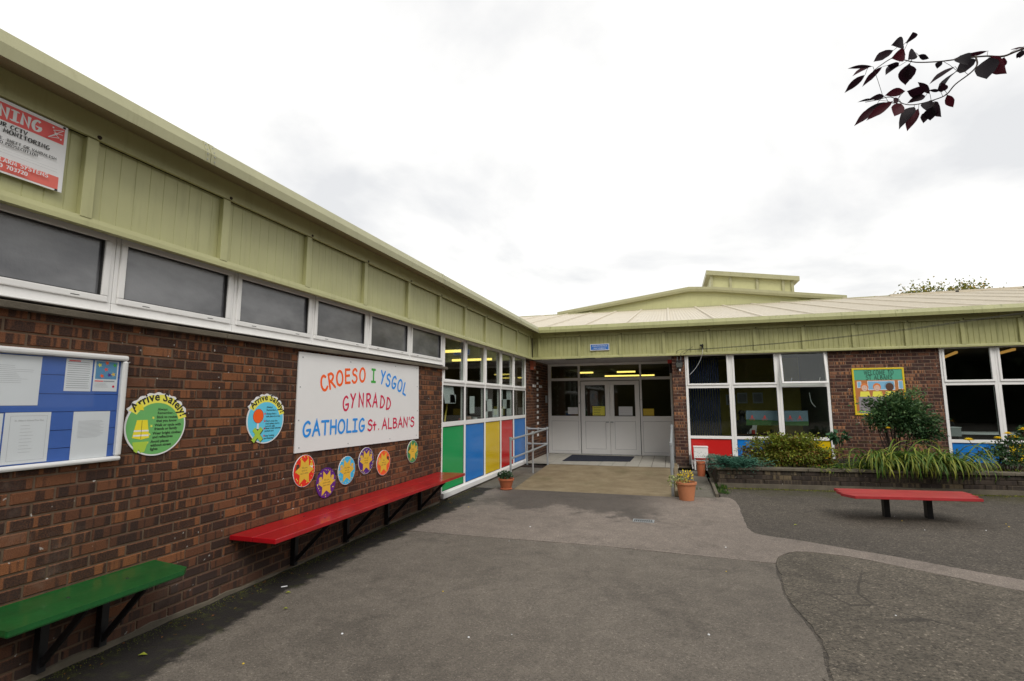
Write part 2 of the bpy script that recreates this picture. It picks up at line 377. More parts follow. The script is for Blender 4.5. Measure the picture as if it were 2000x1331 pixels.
def leafmat(name,c1,c2,c3,rough=.5,trans=.25):
    g=newmat(name); u=g.n('ShaderNodeUVMap',uv_map='Tone').outputs[0]; t=g.n('ShaderNodeSeparateXYZ',{0:u}).outputs[0]
    c=g.ramp(t,[(0,c1),(.5,c2),(1,c3)])
    pr=g.n('ShaderNodeBsdfPrincipled',{'Base Color':c,'Roughness':rough,'Specular IOR Level':.3}); tr=g.n('ShaderNodeBsdfTranslucent',{'Color':c})
    m=g.n('ShaderNodeMixShader',{0:trans}); g.t.links.new(pr.outputs[0],m.inputs[1]); g.t.links.new(tr.outputs[0],m.inputs[2])
    o=g.n('ShaderNodeOutputMaterial'); g.t.links.new(m.outputs[0],o.inputs[0]); return g.m
M['lf_juniper']=leafmat('juniper_leaf',(.015,.055,.042),(.045,.15,.10),(.12,.28,.20),.7,.1)
M['lf_box']=leafmat('privet_leaf',(.20,.08,.02),(.13,.19,.025),(.42,.44,.05))
M['lf_lily']=leafmat('lily_leaf',(.022,.065,.012),(.065,.15,.022),(.28,.29,.04),.45,.3)
M['lf_rose']=leafmat('rose_leaf',(.025,.06,.022),(.055,.125,.045),(.15,.23,.08),.45,.25)
M['lf_holly']=leafmat('pale_leaf',(.04,.11,.05),(.07,.17,.08),(.12,.22,.10))
M['lf_yellow']=leafmat('yellow_petal',(.85,.60,.015),(.95,.74,.03),(.95,.80,.10),.6,.3)
M['lf_white']=leafmat('white_petal',(.6,.6,.58),(.75,.75,.7),(.8,.8,.8),.6,.3)
M['lf_var']=leafmat('variegated_leaf',(.12,.16,.04),(.30,.36,.12),(.6,.58,.3))
M['lf_tree']=leafmat('tree_leaf',(.12,.14,.035),(.24,.26,.05),(.55,.33,.06),.6,.3)
M['lf_back']=leafmat('dark_tree_leaf',(.008,.015,.006),(.018,.03,.01),(.035,.05,.015),.7,.15)
M['lf_plum']=leafmat('plum_leaf',(.008,.004,.008),(.018,.004,.009),(.085,.006,.014),.6,.45)

CAMP=np.array([3.442,0,1.573])
def brick_variants(n,mat,length=.215,h=.065,name='brick',rough=.0):
    out=[]
    for i in range(n):
        L=length/2-random.uniform(0,.002); H=h/2-random.uniform(0,.0015); c=.004+random.uniform(0,.002); D=.012
        jit=lambda:random.uniform(-.0012-rough,.0012+rough)
        F=[(-L+c,-D+jit(),-H+c),(L-c,-D+jit(),-H+c),(L-c,-D+jit(),H-c),(-L+c,-D+jit(),H-c)]
        B=[(-L,-D+c+.001,-H),(L,-D+c+.001,-H),(L,-D+c+.001,H),(-L,-D+c+.001,H)]
        K=[(-L,D,-H),(L,D,-H),(L,D,H),(-L,D,H)]
        vs=F+B+K
        fs=[(0,1,2,3)]+[(a,b,(b+1-4)%4 if False else b,a) for a,b in []]
        for k in range(4):
            a,b=k,(k+1)%4
            fs.append((4+a,4+b,b,a)); fs.append((8+a,8+b,4+b,4+a))
        me=bpy.data.meshes.new(name); me.from_pydata(vs,[],fs); me.materials.append(mat)
        tone=random.random(); seed=random.random(); off=random.uniform(0,50)
        uv=[];tn=[]
        for f in fs:
            for k in f:
                x,y,z=vs[k]; uv.append((x+off,(z+H)/(2*H))); tn.append((tone,seed))
        for nm,d in (('UVMap',uv),('Tone',tn)):
            l=me.uv_layers.new(name=nm); l.data.foreach_set('uv',np.array(d,dtype='f').ravel())
        out.append(dict(me=me,v=np.array(vs),f=np.array([f for f in fs]),uv=np.array(uv),tn=np.array(tn)))
    return out
class Wall:
    """spread of bricks over one or more wall faces; nearest n become objects of their own"""
    def __init__(s,variants): s.items=[]; s.var=variants
    def face(s,O,ang,L,z0,z1,part,pitch=.225,ch=.075,bl=.215,phase=0.,visible=None,skip=None):
        O=np.array(O,float); U=np.array([math.cos(ang),math.sin(ang),0]); N=np.array([math.sin(ang),-math.cos(ang),0])
        k=0; z=z0
        while z+ch*.6<=z1+1e-6:
            hh=min(ch,z1-z); off=-phase-(pitch/2 if k%2 else 0)
            x=off
            while x<L:
                a=max(x,0);b=min(x+pitch,L)
                if b-a>.045:
                    c=(a+b)/2; P=O+U*c-N*.012+np.array([0,0,z+ch/2])
                    if not(skip and skip(P)):
                        vis=visible(P) if visible else True
                        s.items.append((P,ang,((b-a)-(pitch-bl))/bl,part,vis))
                x+=pitch
            z+=ch; k+=1
    def finish(s,n,stuff_parent,mat,name='brick',stuff='brickwork'):
        it=sorted(s.items,key=lambda t:(not t[4],np.linalg.norm(t[0]-CAMP)))
        for P,ang,sc,part,vis in it[:n]:
            v=random.choice(s.var); o=bpy.data.objects.new(name,v['me']); COL.objects.link(o)
            o.location=P+rng.normal(0,.0006,3); o.rotation_euler=(0,0,ang); o.scale=(sc,1,1); o.parent=part
            if part.parent is None: o.matrix_parent_inverse=Matrix.Translation(-Vector(part.location))
        V=[];F=[];UV=[];T=[];b=0
        for P,ang,sc,part,vis in it[n:]:
            v=random.choice(s.var); q=v['v'].copy(); q[:,0]*=sc; c,s_=math.cos(ang),math.sin(ang)
            w=np.stack([q[:,0]*c-q[:,1]*s_,q[:,0]*s_+q[:,1]*c,q[:,2]],1)+P+rng.normal(0,.0006,3)
            V.append(w);F.append(v['f']+b);UV.append(v['uv']);T.append(v['tn']);b+=len(w)
        if V:
            m=MB(); m.v=np.concatenate(V).tolist(); m.f=[tuple(f) for f in np.concatenate(F).tolist()]
            return m.build(stuff,mat,stuff_parent,tagk='stuff',uvs={'UVMap':np.concatenate(UV),'Tone':np.concatenate(T)})
# profile extruded along both wings (mitred at the inner corner)
Y1=12.82
def prof_left(mb,prof,y0,mat,y1=None,closed=True):
    n=len(prof); A=[(d,y0,z) for d,z in prof]; B=[(d,(Y1-d) if y1 is None else y1,z) for d,z in prof]
    fs=[(i,(i+1)%n,(i+1)%n+n,i+n) for i in range(n if closed else n-1)]
    if closed: fs+= [tuple(range(n-1,-1,-1)),tuple(range(n,2*n))]
    return mb.add(A+B,[f[::-1] for f in fs],mat)
def prof_right(mb,prof,x1,mat,x0=None,closed=True):
    n=len(prof); A=[((d) if x0 is None else x0,Y1-d,z) for d,z in prof]; B=[(x1,Y1-d,z) for d,z in prof]
    fs=[(i,(i+1)%n,(i+1)%n+n,i+n) for i in range(n if closed else n-1)]
    if closed: fs+= [tuple(range(n-1,-1,-1)),tuple(range(n,2*n))]
    return mb.add(A+B,[f[::-1] for f in fs],mat)
P_BOT=[(.0,2.671),(.022,2.671),(.022,2.70),(.016,2.73),(.0,2.732)]
P_TOP=[(.0,3.245),(.024,3.245),(.024,3.405),(.0,3.405)]
P_SOF=[(.0245,3.40),(.248,3.342),(.248,3.352),(.0245,3.41)]
P_GUT=[(.25,3.342),(.253,3.414),(.215,3.500),(.12,3.503),(.12,3.47),(.2,3.46),(.235,3.41),(.235,3.349)]
def ribbed_mesh(name,mat,gw=.004,gd=.3):
    # unit wide panel (0..1 along x), height 0..1, vertical V grooves
    vs=[];fs=[];n=10;xs=[]
    for i in range(n):
        a=i/n; xs+= [(a,0.0),(a+.006,-1.0)] if False else []
    pts=[(0,0)]
    for i in range(1,n): pts+=[(i/n-gw,0),(i/n,gd),(i/n+gw,0)]
    pts.append((1,0))
    for x,d in pts: vs+=[(x,d*.012,0),(x,d*.012,1)]
    for i in range(len(pts)-1): fs.append((2*i,2*i+2,2*i+3,2*i+1))
    me=bpy.data.meshes.new(name); me.from_pydata(vs,[],fs); me.materials.append(mat); return me
def place(me,name,parent,loc,rz=0,sc=(1,1,1),**k):
    o=bpy.data.objects.new(name,me); COL.objects.link(o); o.location=loc; o.rotation_euler=(0,0,rz); o.scale=sc
    o.parent=parent
    if parent.parent is None: o.matrix_parent_inverse=Matrix.Translation(-Vector(parent.location))
    if k: tag(o,**k)
    return o
# ------------------------------------------------------------------ ground
def jag(pts,amp=.012,step=.12,seed=0):
    r=random.Random(seed); out=[]
    for (a,b) in zip(pts[:-1],pts[1:]):
        L=math.hypot(b[0]-a[0],b[1]-a[1]); n=max(1,int(L/step))
        for i in range(n):
            t=i/n; out.append((a[0]+(b[0]-a[0])*t+r.uniform(-amp,amp),a[1]+(b[1]-a[1])*t+r.uniform(-amp,amp)))
    out.append(pts[-1]); return out
def smooth2(pts,n=6):
    out=[];P=[pts[0]]+list(pts)+[pts[-1]]
    for i in range(1,len(P)-2):
        p0,p1,p2,p3=[np.array(P[k],float) for k in (i-1,i,i+1,i+2)]
        for j in range(n):
            t=j/n; out.append(tuple(.5*((2*p1)+(-p0+p2)*t+(2*p0-5*p1+4*p2-p3)*t*t+(-p0+3*p1-3*p2+p3)*t**3)))
    out.append(tuple(pts[-1])); return out
def sheet(name,poly,z,mat,kind='structure'):
    m=MB(); m.prism(poly,(0,0,0),(1,0,0),(0,1,0),(0,0,z),mat); return m.build(name,mat,tagk=kind)
gm=MB(); gm.poly([(-300,-300,0),(300,-300,0),(300,300,0),(-300,300,0)]); gr=gm.build('ground',M['tar_dark'],tagk='structure')
E_mid=[(.0,5.74),(1.63,5.75),(2.68,5.765),(4.347,5.633)]
l2=smooth2([(3.95,9.10),(4.22,9.13),(4.33,8.95),(4.349,8.5),(4.30,7.55),(4.305,6.9),(4.46,6.72),(4.85,6.56),(5.72,6.10),(6.32,5.74),(9.5,3.9),(16,0.1)])
l3=smooth2([(4.347,5.633),(4.41,5.86),(4.55,6.06),(4.681,6.14),(4.95,6.12),(5.278,5.99),(6.185,5.40),(9.3,3.58),(15.8,-.2)])
l4=smooth2([(4.347,5.633),(4.282,4.94),(4.271,4.6),(4.314,3.99),(4.25,3.44),(4.2,2.5),(4.3,-6)])
path=[(-.1,9.3),(.62,9.25),(.66,8.915),(3.50,8.93),(3.56,8.90)]+jag(l2,.008,.1,1)+[(15.8,-.2)][:0]+[(15.9,-.05)]+jag(l3,.006,.1,2)[::-1]+jag([(x,y+.0) for x,y in E_mid][::-1],.004,.15,3)[1:]+[(-.1,5.74)]
sheet('tarmac_path',path,.006,M['tar_path'])
yard=jag(E_mid,.004,.15,3); yard=[(x,y-.012) for x,y in yard]+[(x-.014,y-.01) for x,y in jag(l4,.006,.1,5)][1:]+[(4.3,-30),(-.1,-30)]
yard[0]=(-.1,5.728)
sheet('tarmac_yard',yard,.005,M['tar_yard'])
patch=[(x+.006,y-.01) for x,y in jag(l3,.007,.1,7)]+[(15.8,-30),(4.32,-30)]+[(x+.012,y) for x,y in jag(l4,.01,.09,8)][::-1]
sheet('tarmac_patch',patch,.004,M['tar_patch'])
# ramp and porch floor
m=MB(); zt=.062
rp=[(.66,8.92,.004),(3.44,8.94,.004),(3.50,12.30,zt),(.53,12.22,zt)]
m.add([(x,y,z) for x,y,z in rp]+[(x,y,-.05) for x,y,z in rp],[(0,1,2,3),(0,4,5,1),(1,5,6,2),(2,6,7,3),(3,7,4,0)],M['ramp'])
ramp_o=m.build('ramp',M['ramp'],tagk='structure')
m=MB(); m.box(3.445,3.53,9.0,12.9,0,.10,M['ramp']); m.build('ramp_kerb',M['ramp'],tagk='structure',bevel=.01)
m=MB(); m.box(-.1,3.5,12.0,15.1,-.05,.050,M['mortar_s']); pf=m.build('porch_floor',M['mortar_s'],tagk='structure')
tme=MB(); tme.box(-.147,.147,-.147,.147,-.006,.006,M['tile']); to=tme.build('tile',M['tile'],pf); tme_mesh=to.data; bpy.data.objects.remove(to)
yy=12.36
for j in range(9):
    for i in range(12):
        cx=.0+.05+.305*i; cyy=yy+.15+.305*j
        if cx>3.45 or cyy>14.85: continue
        # front rows cut along the skewed ramp head
        o=place(tme_mesh,'tile',pf,(cx+rng.normal(0,.001),cyy,.055+rng.normal(0,.0006)),rng.normal(0,.002))
# paving between left wall and ramp
m=MB(); m.box(-.1,.70,8.97,12.3,-.05,.0,M['mortar_s']); pv=m.build('side_path',M['mortar_s'],tagk='structure')
for j,(y0,y1) in enumerate([(8.93,9.6),(9.61,10.5),(10.51,11.4),(11.41,11.9)]):
    for i,(x0,x1) in enumerate([(-.09,.26),(.27,(.645,.61,.58,.55)[j])]):
        q=MB(); q.box(x0,x1,y0,y1,-.02,.009+.002*((i+j)%2),M['slab']); q.build('paving_slab',M['slab'],pv,bevel=.004)
q=MB(); 
for y0 in (11.92,12.14):
    for x0 in (-.08,.03,.14,.25,.36,.45): q=MB(); q.box(x0,x0+.105,y0,y0+.21,-.02,.05,M['stone']); q.build('paving_brick',M['mortar_r'],pv,bevel=.004)
m=MB(); m.box(3.535,4.16,8.98,12.8,-.05,.0,M['mortar_s']); pv2=m.build('slab_path',M['mortar_s'],tagk='structure')
for j,(y0,y1) in enumerate([(9.0,9.75),(9.765,10.6),(10.615,11.5),(11.515,12.3)]):
    q=MB(); q.box(3.545,4.085,y0,y1,-.02,.012+.003*(j%2),M['slab']); q.build('paving_slab',M['slab'],pv2,bevel=.006)
m=MB(); m.bar((4.10,9.08,.03),(4.13,10.9,.03),.055,.07,M['conc']); k=m.build('edging_kerb',M['conc'],bevel=.008); tag(k,kind='structure')
# ------------------------------------------------------------------ classroom wing (left)
CW=empty('classroom_wing',(-3,5,0),'brown brick classroom wing with high windows and olive green fascia along the left','building')
bx=-.10
wl=MB(); wl.box(bx-.30,bx-.007,-6,7.50,.0,2.10,M['mortar']); wall_l=wl.build('brick_wall',M['mortar'],CW)
wl=MB(); wl.box(bx-.30,bx-.007,12.50,14.98,0,2.70,M['mortar_r']); wall_p=wl.build('porch_wall',M['mortar'],CW)
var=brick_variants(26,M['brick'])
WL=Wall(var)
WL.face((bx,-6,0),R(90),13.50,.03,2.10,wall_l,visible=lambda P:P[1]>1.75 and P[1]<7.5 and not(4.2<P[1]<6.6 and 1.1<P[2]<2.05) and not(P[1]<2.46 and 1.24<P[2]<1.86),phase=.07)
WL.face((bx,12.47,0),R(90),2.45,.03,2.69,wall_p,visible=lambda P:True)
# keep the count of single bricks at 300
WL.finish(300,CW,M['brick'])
m=MB(); 
yy=-6.
r_=random.Random(3); pts=[]
while yy<7.49:
    pts.append((yy,.03*r_.uniform(.2,1.2)+(.025 if yy<3.6 else 0),r_.uniform(.004,.03))); yy+=.16
for (a,h1,d1),(b,h2,d2) in zip(pts[:-1],pts[1:]):
    m.add([(bx-.01,a,h1),(bx-.01,b,h2),(bx+d2,b,.0),(bx+d1,a,.0),(bx+d2*.6,b,h2*.8),(bx+d1*.6,a,h1*.8)],[(0,5,4,1),(5,3,2,4)],M['conc'])
m.build('footing',M['conc'],CW)
# concrete sill in lengths
for a,b in ((-6,-2.2),(-2.19,.9),(.91,3.245),(3.25,5.6),(5.605,7.60)):
    m=MB(); m.add([(bx-.05,a,2.105),(bx+.055,a,2.105),(bx+.055,a,2.145),(bx-.05,a,2.165),(bx-.05,b,2.105),(bx+.055,b,2.105),(bx+.055,b,2.145),(bx-.05,b,2.165)],[(0,1,2,3),(7,6,5,4),(1,5,6,2),(2,6,7,3),(0,4,5,1)],M['conc']); m.build('concrete_sill',M['conc'],CW,bevel=.004)
def frame_yz(m,y0,y1,z0,z1,w,x0,x1,mat,wb=None):
    """rectangular frame in the plane of the left wall"""
    wb=wb or w
    m.box(x0,x1,y0,y1,z0,z0+wb,mat); m.box(x0,x1,y0,y1,z1-w,z1,mat)
    m.box(x0,x1,y0,y0+w,z0+wb,z1-w,mat); m.box(x0,x1,y1-w,y1,z0+wb,z1-w,mat)
mull=[-5.80,-4.78,-3.75,-2.74,-1.71,-.70,.315,1.334,2.354,3.331,4.333,5.345,6.400,7.494]
for a,b in zip(mull[:-1],mull[1:]):
    m=MB(); frame_yz(m,a+.0015,b-.0015,2.166,2.722,.028,bx-.075,bx,M['upvc'],wb=.07); 
    m.box(bx-.0,bx+.035,a+.0015,b-.0015,2.166,2.178,M['upvc'])
    w=m.build('window',M['upvc'],CW,bevel=.004)
    m=MB(); frame_yz(m,a+.030,b-.030,2.237,2.693,.042,bx-.05,bx+.012,M['upvc']); c=m.build('casement',M['upvc'],w,bevel=.006)
    m=MB(); frame_yz(m,a+.0725,b-.0725,2.2795,2.6505,.006,bx-.03,bx+.001,M['rubber']); 
    for yv in (a+.2,b-.25): m.box(bx+.012,bx+.0135,yv,yv+.05,2.252,2.256,M['rubber'])
    m.build('gasket',M['rubber'],w)
    m=MB(); m.box(bx-.028,bx-.02,a+.075,b-.075,2.282,2.648,M['frost']); m.build('pane',M['frost'],w)
# full height glazed bays
gb=[7.50,8.459,9.484,10.47,11.41,12.455]; gc=['green_p','blue_p','yellow_p','red_p','blue_p']
for k,(a,b) in enumerate(zip(gb[:-1],gb[1:])):
    m=MB(); x0,x1=bx-.07,bx+.005; wL=.05 if k else .045; F=M['upvc']
    m.box(x0,x1,a+.001,a+.034,.135,2.72,F); m.box(x0,x1,b-.034,b-.001,.135,2.72,F)
    for z0,z1 in ((.135,.150),(1.172,1.248),(1.848,1.955),(2.652,2.72)): m.box(x0,x1,a+.0345,b-.0345,z0,z1,F)
    w=m.build('window_bay',F,CW,bevel=.004)
    m=MB(); frame_yz(m,a+.03,b-.03,1.90,2.70,.03,x1-.02,x1+.014,F); m.build('casement',F,w,bevel=.004)
    m=MB(); m.box(bx-.04,bx-.012,a+.0345,b-.0345,.150,1.172,M[gc[k]]); m.build('infill_panel',M[gc[k]],w)
    m=MB(); frame_yz(m,a+.035,b-.035,.151,1.171,.007,bx-.02,bx-.004,M['rubber']); frame_yz(m,a+.035,b-.035,1.249,1.847,.006,bx-.03,bx-.006,M['rubber']); m.build('gasket',M['rubber'],w)
    for z0,z1 in ((1.25,1.846),(1.957,2.65)):
        m=MB(); m.box(bx-.035,bx-.029,a+.04,b-.04,z0,z1,M['glass']); m.build('pane',M['glass'],w)
m=MB(); m.box(bx-.05,bx+.05,7.50,12.46,.045,.1335,M['upvc']); m.build('bottom_sill',M['upvc'],CW,bevel=.01)
m=MB(); m.box(bx-.2,bx-.001,7.505,12.465,0,.044,M['conc']); m.box(bx-.2,bx+.03,7.7,12.3,0,.03,M['conc']); m.build('plinth',M['conc'],CW)
# interior of the classroom
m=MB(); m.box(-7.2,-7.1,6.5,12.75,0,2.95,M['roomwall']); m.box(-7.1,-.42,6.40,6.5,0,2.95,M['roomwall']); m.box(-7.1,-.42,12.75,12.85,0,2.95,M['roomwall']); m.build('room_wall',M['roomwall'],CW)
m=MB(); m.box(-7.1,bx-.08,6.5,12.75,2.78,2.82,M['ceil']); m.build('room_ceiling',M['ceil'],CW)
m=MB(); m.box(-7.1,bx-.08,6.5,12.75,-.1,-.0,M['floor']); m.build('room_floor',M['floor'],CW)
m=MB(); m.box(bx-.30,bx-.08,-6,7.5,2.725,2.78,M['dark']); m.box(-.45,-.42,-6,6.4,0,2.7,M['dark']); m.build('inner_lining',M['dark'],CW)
# fascia
m=MB(); prof_left(m,P_BOT,-6,M['fascia']); m.build('bottom_trim',M['fascia'],CW)
m=MB(); prof_left(m,P_TOP,-6,M['fascia']); m.build('top_trim',M['fascia'],CW)
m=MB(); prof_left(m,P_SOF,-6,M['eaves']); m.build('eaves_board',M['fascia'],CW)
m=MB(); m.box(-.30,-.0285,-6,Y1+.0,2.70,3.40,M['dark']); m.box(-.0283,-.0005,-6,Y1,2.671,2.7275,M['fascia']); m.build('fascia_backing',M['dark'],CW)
bat=[-5.1,-4.08,-3.06,-2.04,-1.0,.02,1.055,2.081,3.096,4.097,5.10,6.154,7.152,8.196,9.237,10.287,11.399,12.50]
rib=ribbed_mesh('fascia_panel',M['fascia'])
for a,b in zip([-6]+bat,bat+[12.815]): place(rib,'fascia_panel',CW,(-.022,a,2.728),R(90),(b-a,1,.52))
q=MB(); q.box(-.034,.034,-.026,.018,0,.515,M['fascia']); bo=q.build('batten',M['fascia'],CW,bevel=.003); bmesh_=bo.data
bpy.data.objects.remove(bo)
for y in bat: 
    o=place(bmesh_,'batten',CW,(-.004,y,2.722),R(90)); b_=o.modifiers.new('bevel','BEVEL'); b_.width=.003
q=MB(); q.lathe((0,0,0),[(0,.008),(.012,.006),(.014,0)],8,M['bark']); bolt=q.build('bolt',M['bark'],CW); bolt_me=bolt.data; bpy.data.objects.remove(bolt)
for y in bat[6:]:
    o=place(bolt_me,'bolt',CW,(.024,y+.03,3.262)); o.rotation_euler=(0,R(90),0)
for a,b in ((-6,2.715),(2.719,6.80),(6.804,10.9),(10.904,None)):
    m=MB(); prof_left(m,P_GUT,a,M['gutter'],y1=b); m.build('gutter',M['gutter'],CW)
for y in (2.717,6.802,10.902):
    m=MB(); g2=[(.2505,3.342),(.2555,3.414),(.2172,3.502),(.2,3.503),(.235,3.41),(.235,3.343)]
    prof_left(m,g2,y-.045,M['gutter'],y1=y-.003); prof_left(m,g2,y+.003,M['gutter'],y1=y+.045); 
    for dy in (-.03,.03):
        for z in (3.36,3.40,3.435,3.475): 
            dx=.2555 if z<3.414 else .2555-(z-3.414)*.44
            m.box(dx,dx+.003,y+dy-.004,y+dy+.004,z-.004,z+.004,M['galv'])
    m.build('gutter_joint',M['gutter'],CW)
m=MB(); m.add([(.13,-6,3.47),(.13,Y1-.13,3.47),(-14,Y1-.13,4.3),(-14,-6,4.3)],[(0,1,2,3)],M['roof']); m.build('roof',M['roof'],CW)
# end walls far away from view
m=MB(); m.box(-14,-7.3,12.7,12.8,0,3.5,M['mortar']); m.box(-14,-13.9,-6,12.7,0,3.9,M['mortar']); m.box(-14,-.41,-6.1,-6,0,3.3,M['mortar']); m.build('outer_wall',M['mortar'],CW)
# cross of white tiles
zz=[2.386,2.229,2.078,1.908,1.755,1.606,1.445,1.286,1.136,.983,.823,.663]
for z in zz:
    q=MB(); q.box(bx-.006,bx+.006,13.60,13.76,z-.034,z+.034,M['white_s']); q.build('tile',M['white_s'],CW,bevel=.003)
for y in (13.23,13.42,13.93,14.12):
    q=MB(); q.box(bx-.006,bx+.006,y-.07,y+.07,1.965,2.035,M['white_s']); q.build('tile',M['white_s'],CW,bevel=.003)

# ------------------------------------------------------------------ entrance wing (facing the camera)
EW=empty('entrance_wing',(8,15,0),'entrance wing with white double doors, tan ribbed metal roof and stained green fascia','building')
Yw=12.92
def fr(m,x0,x1,z0,z1,w,y0,y1,mat,wb=None):
    wb=wb or w
    m.box(x0,x1,y0,y1,z0,z0+wb,mat); m.box(x0,x1,y0,y1,z1-w,z1,mat)
    m.box(x0,x0+w,y0,y1,z0+wb,z1-w,mat); m.box(x1-w,x1,y0,y1,z0+wb,z1-w,mat)
def wallseg(x0,x1,y0=Yw+.007,y1=Yw+.3,z1=2.70):
    m=MB(); m.box(x0,x1,y0,y1,0,z1,M['mortar_r']); return m.build('brick_wall',M['mortar_r'],EW)
w1=MB(); w1.box(3.507,3.795,Yw+.007,15.2,0,2.70,M['mortar_r']); pier=w1.build('brick_pier',M['mortar_r'],EW)
w2=wallseg(6.86,8.93); w3=wallseg(13.15,16.2)
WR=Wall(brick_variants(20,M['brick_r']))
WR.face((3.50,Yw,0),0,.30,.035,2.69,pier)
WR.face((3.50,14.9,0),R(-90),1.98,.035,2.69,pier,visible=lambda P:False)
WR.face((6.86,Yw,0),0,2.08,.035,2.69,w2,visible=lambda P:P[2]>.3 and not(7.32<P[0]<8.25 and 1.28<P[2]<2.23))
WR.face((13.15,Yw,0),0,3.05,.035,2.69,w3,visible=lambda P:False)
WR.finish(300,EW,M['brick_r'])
F=M['upvc']
def win_col(x0,x1,panel,top_open=False,upper_glass='glass'):
    yf,yb=Yw-.012,Yw+.06
    m=MB(); fr(m,x0+.001,x1-.001,.13,2.72,.055,yf,yb,F)
    m.box(x0+.056,x1-.056,yf,yb,.685,.752,F); m.box(x0+.056,x1-.056,yf,yb,1.876,1.967,F)
    w=m.build('window_bay',F,EW,bevel=.004)
    m=MB(); m.box(x0+.056,x1-.056,Yw+.01,Yw+.04,.186,.684,M[panel]); m.build('infill_panel',M[panel],w)
    m=MB(); fr(m,x0+.057,x1-.057,.187,.683,.007,Yw,Yw+.01,M['rubber']); fr(m,x0+.057,x1-.057,.753,1.875,.007,Yw,Yw+.02,M['rubber']); m.build('gasket',M['rubber'],w)
    m=MB(); m.box(x0+.06,x1-.06,Yw+.02,Yw+.026,.755,1.874,M['glass']); m.build('pane',M['glass'],w)
    # casement
    a=MB(); fr(a,x0+.040,x1-.040,1.945,2.69,.042,Yw-.03,Yw+.02,F)
    b=MB(); b.box(x0+.083,x1-.083,Yw-.006,Yw,1.988,2.647,M['glass'])
    if top_open:
        # top hung sash pushed out at the bottom, with its two stays
        for q in (a,b):
            an=R(9); out=[]
            for (x,y,z) in q.v:
                dy,dz=y-Yw,z-2.70; out.append((x,Yw+dy*math.cos(an)+dz*math.sin(an),2.70-dy*math.sin(an)+dz*math.cos(an)))
            q.v=out
        for xx in (x0+.25,x1-.2):
            a.bar((xx,Yw+.03,1.97),(xx,Yw-.115,2.08),.012,.008,M['upvc'])
    c=a.build('casement',F,w,bevel=.004); b.build('pane',M['glass'],c)
    return w
for x0,x1,pn,op in ((3.80,4.818,'red_p',0),(4.818,5.83,'blue_p',0),(5.83,6.845,'yellow_p',1),(8.935,9.885,'blue_p',0),(9.885,10.93,'yellow_p',0),(10.93,11.95,'red_p',0),(11.95,12.97,'green_p',0)): win_col(x0,x1,pn,op)
m=MB(); m.box(3.80,6.855,Yw-.05,Yw+.1,.085,.129,F); m.box(8.93,13.1,Yw-.05,Yw+.1,.085,.129,F); m.box(12.972,13.14,Yw-.01,Yw+.06,.13,2.72,F); m.build('bottom_sill',F,EW,bevel=.006)
m=MB(); m.box(3.80,6.86,Yw-.02,Yw+.28,0,.084,M['conc']); m.box(8.93,13.15,Yw-.02,Yw+.28,0,.084,M['conc']); m.build('plinth',M['conc'],EW)
# fascia and gutter
m=MB(); prof_right(m,P_BOT,16.5,M['fascia_r']); m.build('bottom_trim',M['fascia_r'],EW)
m=MB(); prof_right(m,P_TOP,16.5,M['fascia_r']); m.build('top_trim',M['fascia_r'],EW)
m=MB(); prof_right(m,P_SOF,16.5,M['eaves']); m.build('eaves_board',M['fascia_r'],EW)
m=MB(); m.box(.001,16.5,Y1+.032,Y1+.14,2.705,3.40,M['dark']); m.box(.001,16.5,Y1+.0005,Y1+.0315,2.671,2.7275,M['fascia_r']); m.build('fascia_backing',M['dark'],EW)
batR=[.19,1.244,2.282,3.332,4.353,5.369,6.375,7.365,8.351,9.342,10.322,11.32,12.33,13.34,14.35,15.36]
ribr=ribbed_mesh('fascia_panel',M['fascia_r'],.009,.75)
ed=[.0]+batR+[16.5]
for a,b in zip(ed[:-1],ed[1:]): place(ribr,'fascia_panel',EW,(a,Y1+.022,2.728),0,(b-a,1,.52))
q=MB(); q.box(-.036,.036,-.026,.018,0,.515,M['fascia_r']); bo=q.build('batten',M['fascia_r'],EW); bmr=bo.data; bpy.data.objects.remove(bo)
for x in batR:
    o=place(bmr,'batten',EW,(x,Y1+.004,2.722)); b_=o.modifiers.new('bevel','BEVEL'); b_.width=.003
    o=place(bolt_me,'bolt',EW,(x+.03,Y1-.024,3.262)); o.rotation_euler=(R(90),0,0)
for a,b in ((None,3.9),(3.904,8.1),(8.104,12.3),(12.304,16.5)):
    m=MB(); prof_right(m,P_GUT,b,M['gutter_r'],x0=a); m.build('gutter',M['gutter_r'],EW)
# porch ceiling, with loose boards at the front
m=MB(); m.box(bx+.001,3.499,Y1+.14,15.2,2.695,2.73,M['soffit']); m.box(.001,3.499,Y1+.004,Y1+.1405,2.669,2.7049,M['soffit']); m.build('porch_ceiling',M['soffit'],EW)
m=MB()
m.obox((.12,Y1-.02,2.662),(.13,0,0),(0,.05,0),(0,.003,.005),M['black'])
m.obox((1.27,Y1-.03,2.655),(.38,0,.004),(0,.07,-.004),(0,.0,.006),M['black'])
m.obox((2.07,Y1-.03,2.657),(.27,0,-.003),(0,.07,.006),(0,.0,.006),M['black'])
m.build('loose_board',M['black'],EW)
